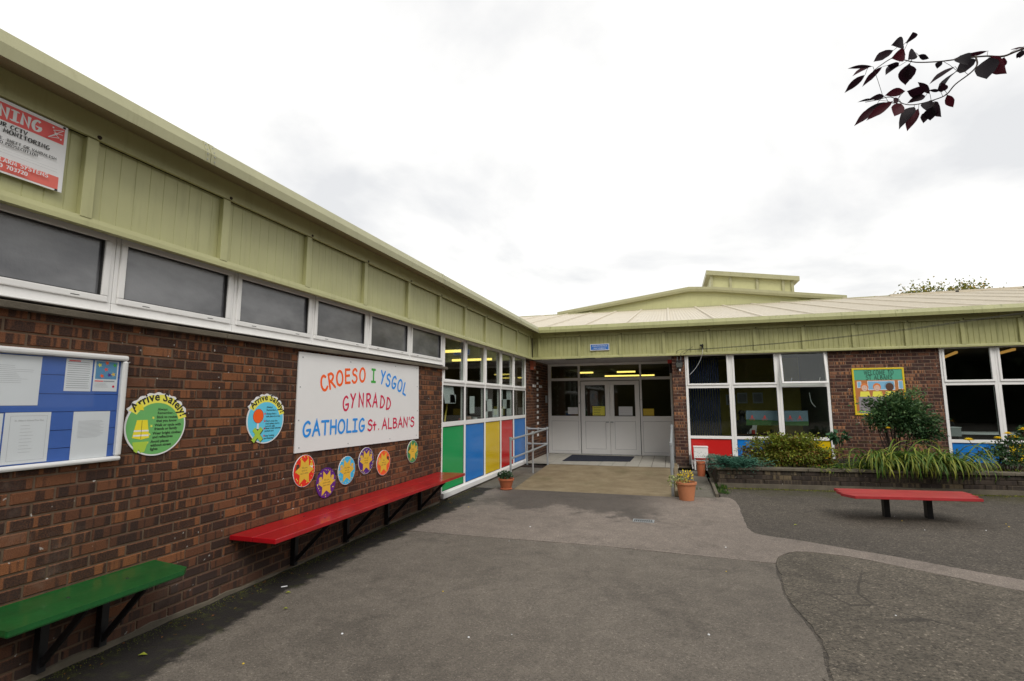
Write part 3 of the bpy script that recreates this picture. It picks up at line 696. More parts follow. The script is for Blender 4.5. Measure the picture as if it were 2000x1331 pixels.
# roof: ribbed sheets between raised seams
rt=(5.36-3.46)/(21.5-12.63)
def rz_(y): return 3.46+rt*(y-12.63)
roofp=MB(); roofp.add([(-9,12.63,rz_(12.63)-.03),(20,12.63,rz_(12.63)-.03),(20,21.5,rz_(21.5)-.03),(-9,21.5,rz_(21.5)-.03)],[(0,1,2,3)],M['roof']); rf=roofp.build('roof',M['roof'],EW)
k0=-8; xs=[3.474+1.05*k for k in range(-11,16)]
vs=[];fs=[];n=12
sh=MB()
pts=[]
for i in range(n):
    a=i/n; pts+=[(a,0),(a+.35/n,0),(a+.5/n,.012),(a+.65/n,0)]
pts.append((1,0))
for x,d in pts: vs+=[(x*1.0,0,d),(x*1.0,1,d)]
for i in range(len(pts)-1): fs.append((2*i,2*i+2,2*i+3,2*i+1))
rme=bpy.data.meshes.new('roof_sheet'); rme.from_pydata(vs,[],fs); rme.materials.append(M['roof'])
Lr=math.hypot(21.5-12.63,rt*(21.5-12.63)); ang=math.atan(rt)
sme=MB(); sme.add([(-.045,0,0),(-.03,0,.045),(.03,0,.045),(.045,0,0),(-.045,1,0),(-.03,1,.045),(.03,1,.045),(.045,1,0)],[(0,4,5,1),(1,5,6,2),(2,6,7,3),(0,1,2,3)],M['gutter']); so_=sme.build('roof_seam',M['roof'],EW); so_.data.materials.clear(); so_.data.materials.append(M['roof']); seam_me=so_.data; bpy.data.objects.remove(so_)
for a,b in zip(xs[:-1],xs[1:]):
    x0,x1=a,b
    if x0<-8.5: continue
    o=place(rme,'roof_sheet',rf,(x0,12.63,3.46),0,(x1-x0,Lr,1)); o.rotation_euler=(ang,0,0)
    o=place(seam_me,'roof_seam',rf,(x0,12.63,3.462),0,(1,Lr,1)); o.rotation_euler=(ang,0,0)
# verge and ridge caps on the right
m=MB(); 
for a,b in zip([11.25,13.2,15.1,17.1],[13.3,15.2,17.2,20]): m.box(a,b,21.35,21.6,5.33,5.41+.01*((a>13)+(a>15)+(a>17)),M['roof'])
m.box(-8.5,11.24,21.42,21.6,5.30,5.385,M['gutter']); m.build('ridge_cap',M['roof'],EW)
m=MB(); m.add([(-9,21.6,5.36),(20,21.6,5.36),(20,30,3.6),(-9,30,3.6)],[(0,1,2,3)],M['roof']); m.box(-9,20,29.9,30,0,3.6,M['mortar_r']); m.box(16.2,16.4,13.0,29.9,0,3.4,M['mortar_r']); m.box(19.9,20,12.9,29.9,0,.1,M['mortar_r']); m.build('rear_roof',M['roof'],EW)
# doors
Yd=14.94; D=M['upvc_door']
def bx_(m,x0,x1,z0,z1,y0=Yd-.0,y1=Yd+.07,mat=None): m.box(x0,x1,y0,y1,z0,z1,mat or D)
m=MB()
bx_(m,-.099,.0,.05,2.72); bx_(m,3.44,3.499,.05,2.72)
for a,b in ((.815,.875),(2.60,2.655)): bx_(m,a,b,.05,2.72)
bx_(m,.001,.814,2.19,2.27); bx_(m,.876,2.599,2.185,2.27); bx_(m,2.656,3.439,2.19,2.27)
bx_(m,.001,.814,2.635,2.72); bx_(m,.876,2.599,2.635,2.72); bx_(m,2.656,3.439,2.635,2.72)
bx_(m,.001,.814,1.005,1.15); bx_(m,2.656,3.439,1.005,1.15); bx_(m,.001,.814,.05,.13); bx_(m,2.656,3.439,.05,.13)
sc=m.build('entrance_screen',D,EW,bevel=.006)
for a,b in ((.0,.815),(2.655,3.44)):
    m=MB(); bx_(m,a+.008,b-.008,.138,.997,Yd+.012,Yd+.03,M['upvc_in']); m.build('solid_panel',M['upvc_in'],sc)
    m=MB(); fr(m,a+.001,b-.001,.131,1.004,.008,Yd+.008,Yd+.04,M['grey']); fr(m,a+.001,b-.001,1.151,2.189,.008,Yd+.01,Yd+.04,M['rubber']); m.build('gasket',M['rubber'],sc)
    m=MB(); bx_(m,a+.008,b-.008,1.155,2.185,Yd+.03,Yd+.036,M['glass']); m.build('pane',M['glass'],sc)
for a,b in ((.0,.815),(.875,2.60),(2.655,3.44)):
    m=MB(); bx_(m,a+.004,b-.004,2.272,2.632,Yd+.03,Yd+.036,M['glass']); m.build('pane',M['glass'],sc)
for (a,b,hx) in ((.895,1.736,1.66),(1.742,2.583,1.79)):
    dr=MB(); y0,y1=Yd-.012,Yd+.05
    s=.125
    bx_(dr,a,a+s,.06,2.165,y0,y1); bx_(dr,b-s,b,.06,2.165,y0,y1)
    bx_(dr,a+s+.0005,b-s-.0005,.06,.20,y0,y1); bx_(dr,a+s+.0005,b-s-.0005,1.0,1.145,y0,y1); bx_(dr,a+s+.0005,b-s-.0005,2.05,2.165,y0,y1)
    d_=dr.build('door',D,EW,bevel=.005)
    m=MB(); bx_(m,a+s+.009,b-s-.009,.209,.991,Yd,Yd+.02,M['upvc_in']); m.build('solid_panel',M['upvc_in'],d_)
    m=MB(); fr(m,a+s+.001,b-s-.001,.201,.999,.008,Yd-.006,Yd+.02,M['grey']); fr(m,a+s+.001,b-s-.001,1.146,2.049,.009,Yd-.004,Yd+.02,M['rubber']); m.build('gasket',M['rubber'],d_)
    m=MB(); bx_(m,a+s+.01,b-s-.01,1.155,2.04,Yd+.015,Yd+.021,M['glass']); m.build('pane',M['glass'],d_)
    m=MB(); m.box(hx-.055,hx+.055,Yd-.035,Yd-.0125,.955,1.165,M['upvc_in']); m.box(hx-.045,hx+.045,Yd-.06,Yd-.036,.965,.99,M['galv']); m.build('handle',M['upvc_in'],d_,bevel=.004)
m=MB(); fr(m,.885,2.592,.052,2.178,.008,Yd-.002,Yd+.045,M['rubber']); m.box(.89,2.59,Yd-.04,Yd-.014,.0505,.0595,M['galv']); m.build('door_gap',M['rubber'],EW)
m=MB(); m.box(2.625,2.632,Yd-.02,Yd-.001,1.6,1.64,M['black']); m.box(.83,.86,Yd-.01,Yd-.001,1.5,1.55,M['grey']); m.build('door_bell',M['black'],EW)
# interiors
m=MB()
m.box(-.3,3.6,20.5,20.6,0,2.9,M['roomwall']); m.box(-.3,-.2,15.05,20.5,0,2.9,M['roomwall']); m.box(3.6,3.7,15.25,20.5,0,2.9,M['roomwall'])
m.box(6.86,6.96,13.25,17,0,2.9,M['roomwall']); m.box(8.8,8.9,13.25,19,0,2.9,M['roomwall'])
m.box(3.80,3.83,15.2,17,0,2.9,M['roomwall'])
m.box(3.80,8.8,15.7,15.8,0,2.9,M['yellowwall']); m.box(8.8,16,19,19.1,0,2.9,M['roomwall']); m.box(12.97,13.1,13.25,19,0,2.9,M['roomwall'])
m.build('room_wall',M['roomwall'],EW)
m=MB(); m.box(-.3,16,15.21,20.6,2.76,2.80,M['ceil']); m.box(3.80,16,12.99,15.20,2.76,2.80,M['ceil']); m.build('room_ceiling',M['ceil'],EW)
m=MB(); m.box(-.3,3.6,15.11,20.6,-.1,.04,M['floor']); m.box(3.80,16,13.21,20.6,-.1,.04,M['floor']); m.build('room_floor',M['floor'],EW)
# ------------------------------------------------------------------ hall with shallow gable and rooftop box, behind
HB=empty('school_hall',(4.3,24,0),'green clad hall with shallow gable rising behind the metal roof, box dormer on top','building')
hy=21.75; gp=[(-1.2,5.50),(4.33,6.24),(5.32,6.17),(9.93,5.50)]
m=MB(); m.prism([(-1.2,0),(9.93,0),(9.93,5.32),(5.32,5.98),(4.33,6.05),(-1.2,5.33)],(0,hy,0),(1,0,0),(0,0,1),(0,-.02,0),M['fascia']); m.build('gable_wall',M['fascia'],HB)
for (a,b) in zip(gp[:-1],gp[1:]):
    m=MB(); m.add([(a[0],hy-.22,a[1]),(b[0],hy-.22,b[1]),(b[0],hy-.22,b[1]-.10),(a[0],hy-.22,a[1]-.10),(a[0],hy-.19,a[1]-.19),(b[0],hy-.19,b[1]-.19),(a[0],hy-.0,a[1]+.03),(b[0],hy-.0,b[1]+.03),(a[0],hy,a[1]-.19),(b[0],hy,b[1]-.19)],
        [(0,3,2,1),(3,4,5,2),(0,1,7,6),(4,8,9,5)],M['gutter']); m.build('verge_trim',M['gutter'],HB)
    m=MB(); m.add([(a[0],hy,a[1]+.03),(b[0],hy,b[1]+.03),(b[0],hy+8,b[1]+.03),(a[0],hy+8,a[1]+.03)],[(0,1,2,3)],M['roof']); m.build('roof',M['roof'],HB)
m=MB(); by=24.0
m.add([(5.38,by,5.4),(8.72,by,5.4),(8.72,by,6.72),(5.38,by,7.28),(5.38,by+3,5.4),(8.72,by+3,5.4),(8.72,by+3,6.72),(5.38,by+3,7.28)],[(0,1,2,3),(1,5,6,2),(5,4,7,6),(4,0,3,7),(3,2,6,7)],M['fascia']); bxo=m.build('dormer_box',M['fascia'],HB)
m=MB(); m.add([(5.2,by-.18,7.44),(8.92,by-.18,6.87),(8.92,by-.18,6.68),(5.2,by-.18,7.24),(5.2,by+3.1,7.44),(8.92,by+3.1,6.87),(8.92,by+3.1,6.68),(5.2,by+3.1,7.24)],[(0,3,2,1),(0,1,5,4),(3,7,6,2),(1,2,6,5),(0,4,7,3)],M['gutter']); m.build('verge_trim',M['gutter'],bxo)
for i,x in enumerate((5.42,6.2,7.28,8.3,8.66)):
    m=MB(); zt_=7.28-(x-5.38)*.1677; m.box(x-.05,x+.05,by-.07,by-.001,5.5,zt_-.02,M['gutter']); m.build('batten',M['fascia'],bxo)
m=MB(); fr(m,7.75,8.28,5.98,6.32,.03,by-.05,by-.001,M['fascia_r']); m.box(7.2,7.32,by-.2,by-.01,6.25,6.33,M['galv']); m.build('vent',M['galv'],bxo)
# lights inside
def strip_light(name,a,b,label,w=.05,grp='lit strip lights inside the building',tm='tube'):
    a=Vector(a);b=Vector(b); o=empty(name,tuple((a+b)/2),label,'light',grp)
    m=MB(); m.bar(a,b,w,.05,M[tm]); m.build('tube',M[tm],o)
    m=MB(); m.bar(a+Vector((0,0,.045)),b+Vector((0,0,.045)),w*1.5,.03,M['ceil']); m.build('housing',M['ceil'],o)
for i,(x0,x1,y,z) in enumerate(((.45,.95,17.2,2.55),(1.75,2.35,17.2,2.55),(1.1,2.9,19.2,2.52))):
    strip_light('ceiling_light',(x0,y,z),(x1,y,z),['short yellow strip light behind left of the transom glass above the entrance doors','short yellow strip light behind right of the transom glass above the entrance doors','long yellow strip light, lowest one behind the glass above the entrance doors'][i])
for (x0,x1,y,z),lb in zip(((-3.2,-1.6,9.0,2.56),(-1.2,-.3,9.0,2.56),(-3.6,-2.0,11.0,2.56),(-1.5,-.5,11.0,2.56),(-4.2,-2.6,12.3,2.56)),
  ('yellow strip light farthest from the glass in the front row of the classroom ceiling','yellow strip light nearest the glass above the green panel, front row of the classroom','yellow strip light farthest from the glass in the middle row of the classroom ceiling','short yellow strip light nearest the glass in the middle row of the classroom ceiling','yellow strip light by the back wall of the classroom')):
    strip_light('ceiling_light',(x0,y,z),(x1,y,z),lb,w=.035)
for (x0,y0,x1,y1),lb in zip(((9.55,14.2,9.8,15.6),(10.0,14.6,10.5,16.4),(10.9,14.2,11.2,15.4),(9.4,15.9,9.8,17.4)),('dim orange strip light leftmost in the right hand classroom','long dim orange strip light second from left in the right hand classroom','dim orange strip light behind the rightmost pane at the photo edge','dim orange strip light deepest inside the right hand classroom')):
    strip_light('ceiling_light',(x0,y0,2.7),(x1,y1,2.7),lb,w=.05,tm='tube_dim')

# ------------------------------------------------------------------ lettering
def cr(pts,n=6,closed=False):
    P=[np.array(p,float) for p in pts]
    if closed: P=[P[-1]]+P+[P[0],P[1]]
    else: P=[2*P[0]-P[1]]+P+[2*P[-1]-P[-2]]
    out=[]
    for i in range(1,len(P)-2):
        for j in range(n):
            t=j/n;p0,p1,p2,p3=P[i-1:i+3]
            out.append(.5*((2*p1)+(-p0+p2)*t+(2*p0-5*p1+4*p2-p3)*t*t+(-p0+3*p1-3*p2+p3)*t**3))
    out.append(P[-2]); return out
OV=[(.38,1),(.14,.85),(.03,.5),(.12,.14),(.36,0),(.62,.15),(.72,.5),(.62,.86)]
GL={'C':(.66,['c',(.62,.85),(.45,.99),(.2,.87),(.05,.5),(.12,.15),(.35,.01),(.62,.15)]),
'R':(.68,['s',(.08,1),(.1,0)],['c',(.06,.97),(.4,1),(.58,.78),(.4,.55),(.1,.48)],['s',(.25,.5),(.66,.0)]),
'O':(.78,['o']+OV),'Q':(.78,['o']+OV,['s',(.45,.2),(.75,-.05)]),
'E':(.64,['s',(.6,.97),(.1,.97),(.08,.02),(.6,.02)],['s',(.1,.52),(.54,.54)]),
'F':(.6,['s',(.58,.97),(.1,.97),(.08,.0)],['s',(.1,.52),(.5,.54)]),
'S':(.62,['c',(.56,.86),(.36,1),(.1,.85),(.13,.62),(.45,.5),(.58,.28),(.42,.04),(.2,.0),(.02,.13)]),
'I':(.6,['s',(.05,.98),(.5,.98)],['s',(.28,.98),(.28,.02)],['s',(.02,.02),(.54,.02)]),
'i':(.3,['s',(.12,1),(.12,0)]),
'Y':(.64,['s',(.02,1),(.3,.55)],['s',(.6,1),(.3,.5),(.15,0)]),
'G':(.74,['c',(.6,.88),(.42,1),(.15,.8),(.05,.4),(.18,.05),(.42,.0),(.62,.18),(.67,.42)],['s',(.67,.42),(.36,.4)]),
'L':(.56,['s',(.08,1),(.06,.03),(.52,.02)]),
'N':(.7,['s',(.05,0),(.08,.98),(.58,.05),(.61,1)]),
'M':(.86,['s',(.04,0),(.12,.98),(.42,.2),(.72,.98),(.8,0)]),
'A':(.7,['s',(.02,0),(.35,1),(.66,0)],['s',(.15,.36),(.56,.38)]),
'D':(.7,['s',(.08,.98),(.06,.02)],['c',(.04,.98),(.35,.92),(.62,.55),(.42,.12),(.04,.02)]),
'T':(.7,['s',(0,.97),(.68,.98)],['s',(.34,.97),(.34,0)]),
'H':(.68,['s',(.06,1),(.06,0)],['s',(.6,1),(.6,0)],['s',(.06,.52),(.6,.52)]),
'B':(.64,['s',(.08,.98),(.08,.02)],['c',(.06,.98),(.4,.95),(.5,.78),(.35,.58),(.08,.53)],['c',(.08,.53),(.45,.5),(.6,.28),(.4,.04),(.06,.02)]),
'P':(.6,['s',(.08,1),(.08,0)],['c',(.06,.98),(.42,.97),(.56,.74),(.4,.5),(.08,.47)]),
'U':(.68,['c',(.06,1),(.06,.35),(.2,.04),(.45,.04),(.6,.35),(.6,1)]),'V':(.68,['s',(0,1),(.33,0),(.66,1)]),
'W':(.92,['s',(0,1),(.22,0),(.45,.8),(.68,0),(.9,1)]),'K':(.64,['s',(.08,1),(.08,0)],['s',(.56,1),(.1,.45),(.58,0)]),
't':(.44,['s',(.2,.75),(.2,.02)],['s',(0,.5),(.4,.5)]),'.':(.26,['s',(.1,.0),(.13,.05)]),"'":(.18,['s',(.1,1),(.07,.75)]),' ':(.42,),
'7':(.58,['s',(.02,.98),(.55,.98),(.2,0)]),'0':(.62,['o']+[(x*.78,y) for x,y in OV]),'3':(.56,['c',(.05,.88),(.3,1),(.5,.8),(.35,.58),(.2,.53)],['c',(.2,.53),(.45,.45),(.5,.2),(.28,0),(.03,.12)]),'2':(.58,['c',(.05,.8),(.28,1),(.5,.78),(.35,.4),(.02,.03)],['s',(.02,.03),(.55,.03)])}
class Art:
    """flat print laid on a sign face: u to the right, v up, n outward"""
    def __init__(s,O,U,N,lay=.0006): s.O=Vector(O);s.U=Vector(U);s.V=Vector((0,0,1));s.N=Vector(N);s.lay=lay;s.mb=MB();s.k=1.
    def p(s,u,v,k): return s.O+s.U*u+s.V*v+s.N*(k*s.lay)
    def poly(s,pts,mat,k=None):
        k=s.k if k is None else k
        ar=sum(pts[i][0]*pts[(i+1)%len(pts)][1]-pts[(i+1)%len(pts)][0]*pts[i][1] for i in range(len(pts)))
        if ar<0: pts=pts[::-1]
        vs=[s.p(u,v,k) for u,v in pts]
        if s.U.cross(s.V).dot(s.N)<0: vs=vs[::-1]
        s.mb.add(vs,[tuple(range(len(vs)))],mat); s.k+=.15
    def rect(s,u0,v0,u1,v1,mat): s.poly([(u0,v0),(u1,v0),(u1,v1),(u0,v1)],mat)
    def ell(s,cu,cv,ru,rv,mat,n=24,rot=0):
        s.poly([(cu+ru*math.cos(t)*math.cos(rot)-rv*math.sin(t)*math.sin(rot),cv+ru*math.cos(t)*math.sin(rot)+rv*math.sin(t)*math.cos(rot)) for t in [2*math.pi*i/n for i in range(n)]],mat)
    def ribbon(s,pts,w,mat,closed=False,pen=None,cap=True):
        P=[np.array(p,float) for p in pts]; n=len(P); k=s.k; vs=[];fs=[]
        for i in range(n):
            a=P[i]-P[i-1] if (i>0 or closed) else P[1]-P[0]
            b=P[(i+1)%n]-P[i] if (i<n-1 or closed) else P[-1]-P[-2]
            a=a/(np.linalg.norm(a)+1e-9); b=b/(np.linalg.norm(b)+1e-9); t=a+b; t=t/(np.linalg.norm(t)+1e-9)
            nn=np.array([-t[1],t[0]]); c=max(.35,abs(np.dot(nn,np.array([-a[1],a[0]])))); ww=w*(pen(t) if pen else 1)/2/c
            vs+= [P[i]+nn*ww,P[i]-nn*ww]
        m=n if closed else n-1
        for i in range(m): a,b=2*i,2*((i+1)%n); fs.append((a,a+1,b+1,b))
        if cap and not closed:
            for P0,d in ((P[0],P[0]-P[1]),(P[-1],P[-1]-P[-2])):
                an=math.atan2(d[1],d[0]); base=len(vs)
                vs+= [P0+w/2*np.array([math.cos(an+t),math.sin(an+t)]) for t in np.linspace(-math.pi/2,math.pi/2,7)]; fs.append(tuple(range(base,base+7)))
        X=[s.p(v[0],v[1],k) for v in vs]
        if s.U.cross(s.V).dot(s.N)<0: fs=[f[::-1] for f in fs]
        s.mb.add(X,fs,mat); s.k+=.12
    def glyph(s,ch,u,v,h,mat,w=.13,rot=0,sx=1,serif=False):
        if ch not in GL: return .4*h*sx
        g=GL[ch]; c,sn=math.cos(rot),math.sin(rot)
        T=lambda q:(u+(q[0]*sx*c-q[1]*sn)*h,v+(q[0]*sx*sn+q[1]*c)*h)
        pen=(lambda t:.6+.7*abs(t[1])**1.5) if serif else None
        for st in g[1:]:
            pts=st[1:]
            if st[0]=='s': q=[np.array(p,float) for p in pts]
            else: q=cr(pts,5,closed=st[0]=='o')
            if st[0]=='o': q=q[:-1]
            s.ribbon([T(p) for p in q],w*h,mat,closed=st[0]=='o',pen=pen,cap=not serif)
            if serif and st[0]=='s':
                for p in (q[0],q[-1]):
                    s.ribbon([T((p[0]-.11,p[1]+(.03 if p[1]<.5 else -.03))),T((p[0]+.11,p[1]+(.03 if p[1]<.5 else -.03)))],w*h*.45,mat,cap=False)
        return g[0]*h*sx
    def text(s,t,u,v,h,mat,w=.13,gap=.1,sx=1,serif=False,width=None,align='l'):
        tot=sum((GL.get(c,(.4,))[0]+gap)*h for c in t)
        if width: sx=width/tot
        if align=='r': u-=tot*sx
        if align=='c': u-=tot*sx/2
        for c in t:
            s.glyph(c,u,v,h,mat,w,0,sx,serif); u+=(GL.get(c,(.4,))[0]+gap)*h*sx
        s.k-=.12*(len(t)*1.5) if False else 0
    def bfont(s,t,u,v,size,mat,align='LEFT',off=0,rot=0,sx=1,shear=0):
        cu=bpy.data.curves.new('lettering','FONT'); cu.body=t; cu.size=size; cu.align_x=align; cu.resolution_u=2; cu.offset=off; cu.shear=shear
        o=bpy.data.objects.new('lettering',cu); COL.objects.link(o)
        dg=bpy.context.evaluated_depsgraph_get(); me=o.evaluated_get(dg).to_mesh()
        c,sn=math.cos(rot),math.sin(rot)
        vs=[s.p(u+(q.co.x*sx*c-q.co.y*sn),v+(q.co.x*sx*sn+q.co.y*c),s.k) for q in me.vertices]; fs=[tuple(f.vertices) for f in me.polygons]
        if s.U.cross(s.V).dot(s.N)<0: fs=[f[::-1] for f in fs]
        s.mb.add(vs,fs,mat); o.to_mesh_clear(); bpy.data.objects.remove(o); bpy.data.curves.remove(cu); s.k+=.1
    def flush(s,name,parent):
        o=s.mb.build(name,None,parent) if s.mb.v else None; s.mb=MB(); return o
def lines(a,u0,u1,v0,v1,n,mat,ragged=.3,th=.0012,seed=0):
    r=random.Random(seed)
    for i in range(n):
        v=v1-(v1-v0)*i/max(1,n-1); e=u1-(u1-u0)*r.uniform(0,ragged)
        a.mb.add([a.p(u0,v,a.k),a.p(e,v,a.k),a.p(e,v+th,a.k),a.p(u0,v+th,a.k)],[(0,1,2,3)],mat)
    a.k+=.1
UL,NL=(0,1,0),(1,0,0)
# --- big Welsh name board
o=empty('school_sign',(bx,5.4,1.06),'large white board with colourful Welsh lettering CROESO I YSGOL GYNRADD on the brick wall','sign')
b=MB(); b.prism([(4.143,1.082),(6.697,1.047),(6.660,2.098),(4.142,2.082)],(bx+.002,0,0),(0,1,0),(0,0,1),(.012,0,0),M['white_s'],M['alu']); b.build('board',M['white_s'],o)
a=Art((bx+.0142,0,0),UL,NL,.0004)
h=.158
for ch,y,z,rot,mt in [('C',4.533,1.776,.38,'orange'),('R',4.659,1.807,.24,'orange'),('O',4.803,1.844,.1,'orange'),('E',4.942,1.873,.08,'orange'),('S',5.081,1.884,.03,'orange'),('O',5.237,1.901,.0,'orange'),('I',5.476,1.903,.0,'lgreen'),
        ('Y',5.694,1.892,-.08,'sky'),('S',5.822,1.863,-.17,'sky'),('G',5.969,1.84,-.22,'sky'),('O',6.125,1.801,-.28,'sky'),('L',6.262,1.757,-.33,'sky')]:
    w=GL[ch][0]-.08; c,s_=math.cos(rot),math.sin(rot); sx=.98
    a.glyph(ch,y-(w/2*sx*c-.5*s_)*h,z-(w/2*sx*s_+.5*c)*h,h,M[mt],.185,rot,sx)
for ch,y,z,rot in [('G',4.935,1.56,.08),('Y',5.072,1.592,.06),('N',5.229,1.60,.02),('R',5.381,1.60,.0),('A',5.523,1.597,-.03),('D',5.690,1.582,-.08),('D',5.836,1.561,-.12)]:
    w=GL[ch][0]-.08; h2=.152; a.glyph(ch,y-w/2*h2*1.02,z-.5*h2,h2,M['pink'],.16,rot,1.02)
a.flush('lettering',o)
a.text('GATHOLIG',4.245,1.238,.142,M['sky'],.185,.15,width=1.10)
a.flush('lettering',o)
a.text('St',5.385,1.235,.125,M['pink'],.17,.12,width=.20); a.text('.',5.61,1.235,.125,M['pink'],.14,.12); a.text("ALBAN'S",5.70,1.235,.128,M['pink'],.16,.13,width=.87)
a.flush('lettering',o)
m=MB()
for y,z in ((4.20,2.03),(5.0,2.04),(6.0,2.055),(6.6,2.06),(4.18,1.73),(4.18,1.40),(4.2,1.13),(5.0,1.11),(5.9,1.10),(6.62,1.10),(6.64,1.45),(6.62,1.8)): m.box(bx+.014,bx+.017,y-.006,y+.006,z-.006,z+.006,M['galv'])
m.build('screw',M['galv'],o)
# --- CCTV warning sign on the fascia
o=empty('warning_sign',(.03,1.3,2.83),'white and red CCTV warning sign with NING lettering fixed on the green fascia','sign')
b=MB(); b.box(.004,.010,.55,1.945,2.827,3.237,M['white_s']); b.build('board',M['white_s'],o)
a=Art((.0104,0,0),UL,NL,.0003)
a.rect(.575,3.119,1.929,3.218,M['signred']); a.rect(.575,2.837,1.923,2.913,M['signred2'])
a.text('WARNING',1.822,3.137,.060,M['white'],.23,.16,serif=True,width=.50,align='c') if False else None
a.text('WARNING',1.452,3.138,.062,M['white'],.21,.2,serif=True,width=.372)
a.text('HOUR CCTV',1.755,3.086,.023,M['blk'],.19,.2,serif=True,align='r'); a.text('REMOTE MONITORING',1.865,3.054,.024,M['blk'],.19,.2,serif=True,align='r')
a.text('FIRE. THEFT OR VANDALISM',1.90,3.008,.0155,M['blk'],.19,.2,serif=True,align='r'); a.text('WILL LEAD TO PROSECUTION',1.807,2.983,.0155,M['blk'],.19,.2,serif=True,align='r')
a.rect(.7,2.951,1.905,2.952,M['grey']); a.rect(.7,2.935,1.905,2.936,M['grey'])
a.text('ALARM SYSTEMS',1.866,2.884,.022,M['white'],.2,.2,serif=True,align='r'); a.text('0 703720',1.77,2.851,.021,M['white'],.2,.2,serif=True,align='r')
for seg in ([(1.842,3.128),(1.915,3.20)],[(1.842,3.128),(1.895,3.145),(1.87,3.165),(1.912,3.172)],[(1.915,3.2),(1.865,3.18),(1.885,3.163),(1.842,3.128)]): a.ribbon(seg,.003,M['white'])
for q in ((1.862,3.195),(1.905,3.14)): a.ell(*q,.005,.005,M['white'],8)
a.flush('lettering',o)
m=MB(); 
for y,z in ((1.925,3.226),(1.915,2.833)): m.box(.0104,.014,y-.006,y+.006,z-.005,z+.005,M['black'])
m.build('screw',M['black'],o)
# --- notice board with glazed front
o=empty('notice_board',(bx,1.9,1.2),'glazed noticeboard with white metal frame and blue backing holding pinned letters','notice board')
m=MB(); x0,x1=bx+.002,bx+.045; ya,yb,za,zb=.75,2.476,1.200,1.893
def rb(m,y0,y1,z0,z1): m.box(x0,x1,y0,y1,z0,z1,M['alu'])
rb(m,ya,yb,za,za+.030); rb(m,ya,yb,zb-.036,zb); rb(m,ya,ya+.034,za+.03,zb-.036); rb(m,yb-.034,yb,za+.03,zb-.036)
m.build('frame',M['alu'],o,bevel=.012)
m=MB()
zz_=[1.23,1.308,1.415,1.525,1.633,1.747,1.857]
for z0,z1 in zip(zz_[:-1],zz_[1:]): m.box(bx+.003,bx+.012,ya+.03,yb-.03,z0+.002,z1-.002,M['felt'])
m.box(bx+.002,bx+.008,ya+.03,yb-.03,1.23,1.857,M['navy']); m.build('backing',M['felt'],o)
m=MB(); m.box(bx+.030,bx+.033,ya+.034,yb-.034,1.232,1.855,M['glass_nb']); m.build('pane',M['glass_nb'],o)
def sheetp(name,y0,y1,z0,z1,label,art=None,sk=0,x=bx+.013,nl=10,cat='paper',mat=None,seed=1):
    b=MB(); b.prism([(y0+sk,z0),(y1+sk,z0),(y1,z1),(y0,z1)],(x,0,0),(0,1,0),(0,0,1),(.0008,0,0),mat or M['paper']); e=empty(name,(x,(y0+y1)/2,z0),label,cat); b.build('sheet',M['paper'],e)
    a=Art((x+.001,0,0),UL,NL,.0002)
    if art: art(a)
    else: lines(a,y0+.03,y1-.03,z0+(z1-z0)*.45,z1-.06,nl,M['ink'],seed=seed)
    a.flush('print',e); return e
sheetp('notice',1.60,1.995,1.565,1.849,'large blank looking white letter at top left inside the blue noticeboard',seed=2)
sheetp('notice',2.120,2.270,1.651,1.851,'small printed notice with red heading beside the star poster in the noticeboard',art=lambda a:(a.rect(2.135,1.835,2.2,1.843,M['signred']),lines(a,2.13,2.262,1.67,1.83,13,M['ink'],.1,.003)))
def poster(a):
    a.rect(2.290,1.732,2.42,1.846,M['posterblue'])
    r=random.Random(5)
    for cu,cv,mt in ((2.312,1.822,'ylw'),(2.352,1.795,'signred'),(2.405,1.825,'lgreen'),(2.33,1.752,'orange'),(2.40,1.765,'gold'),(2.355,1.838,'orange'),(2.375,1.76,'purple')):
        a.poly([(cu+(.016 if i%2 else .007)*math.cos(i*math.pi/5+r.random()*.3),cv+(.016 if i%2 else .007)*math.sin(i*math.pi/5)) for i in range(10)],M[mt])
    a.rect(2.288,1.715,2.34,1.722,M['signred']); a.rect(2.342,1.715,2.41,1.722,M['ink']); lines(a,2.29,2.38,1.68,1.705,4,M['ink'])
    a.ell(2.405,1.685,.008,.008,M['pink'],10)
sheetp('poster',2.280,2.429,1.653,1.851,'small poster with colourful stars at the top right of the noticeboard',art=poster)
def flyer(a):
    for q in ((1.875,1.255,2.05,1.256),(1.875,1.255,1.876,1.505),(2.05,1.255,2.051,1.505),(1.875,1.505,2.051,1.506)): a.rect(*q,M['ink'])
    a.bfont("St. Alban's School Fun Day",1.965,1.475,.013,M['grey'],'CENTER',.0002); lines(a,1.925,2.0,1.30,1.45,9,M['ink'],.5)
sheetp('flyer',1.850,2.069,1.238,1.525,'bordered school event flyer at the lower middle of the blue noticeboard',art=flyer)
sheetp('notice',2.188,2.401,1.231,1.524,'typed letter at the lower right corner of the blue noticeboard',seed=7,nl=14)
sheetp('notice',1.63,1.842,1.233,1.522,'letter cut by the photo edge at the lower left of the noticeboard',seed=9)
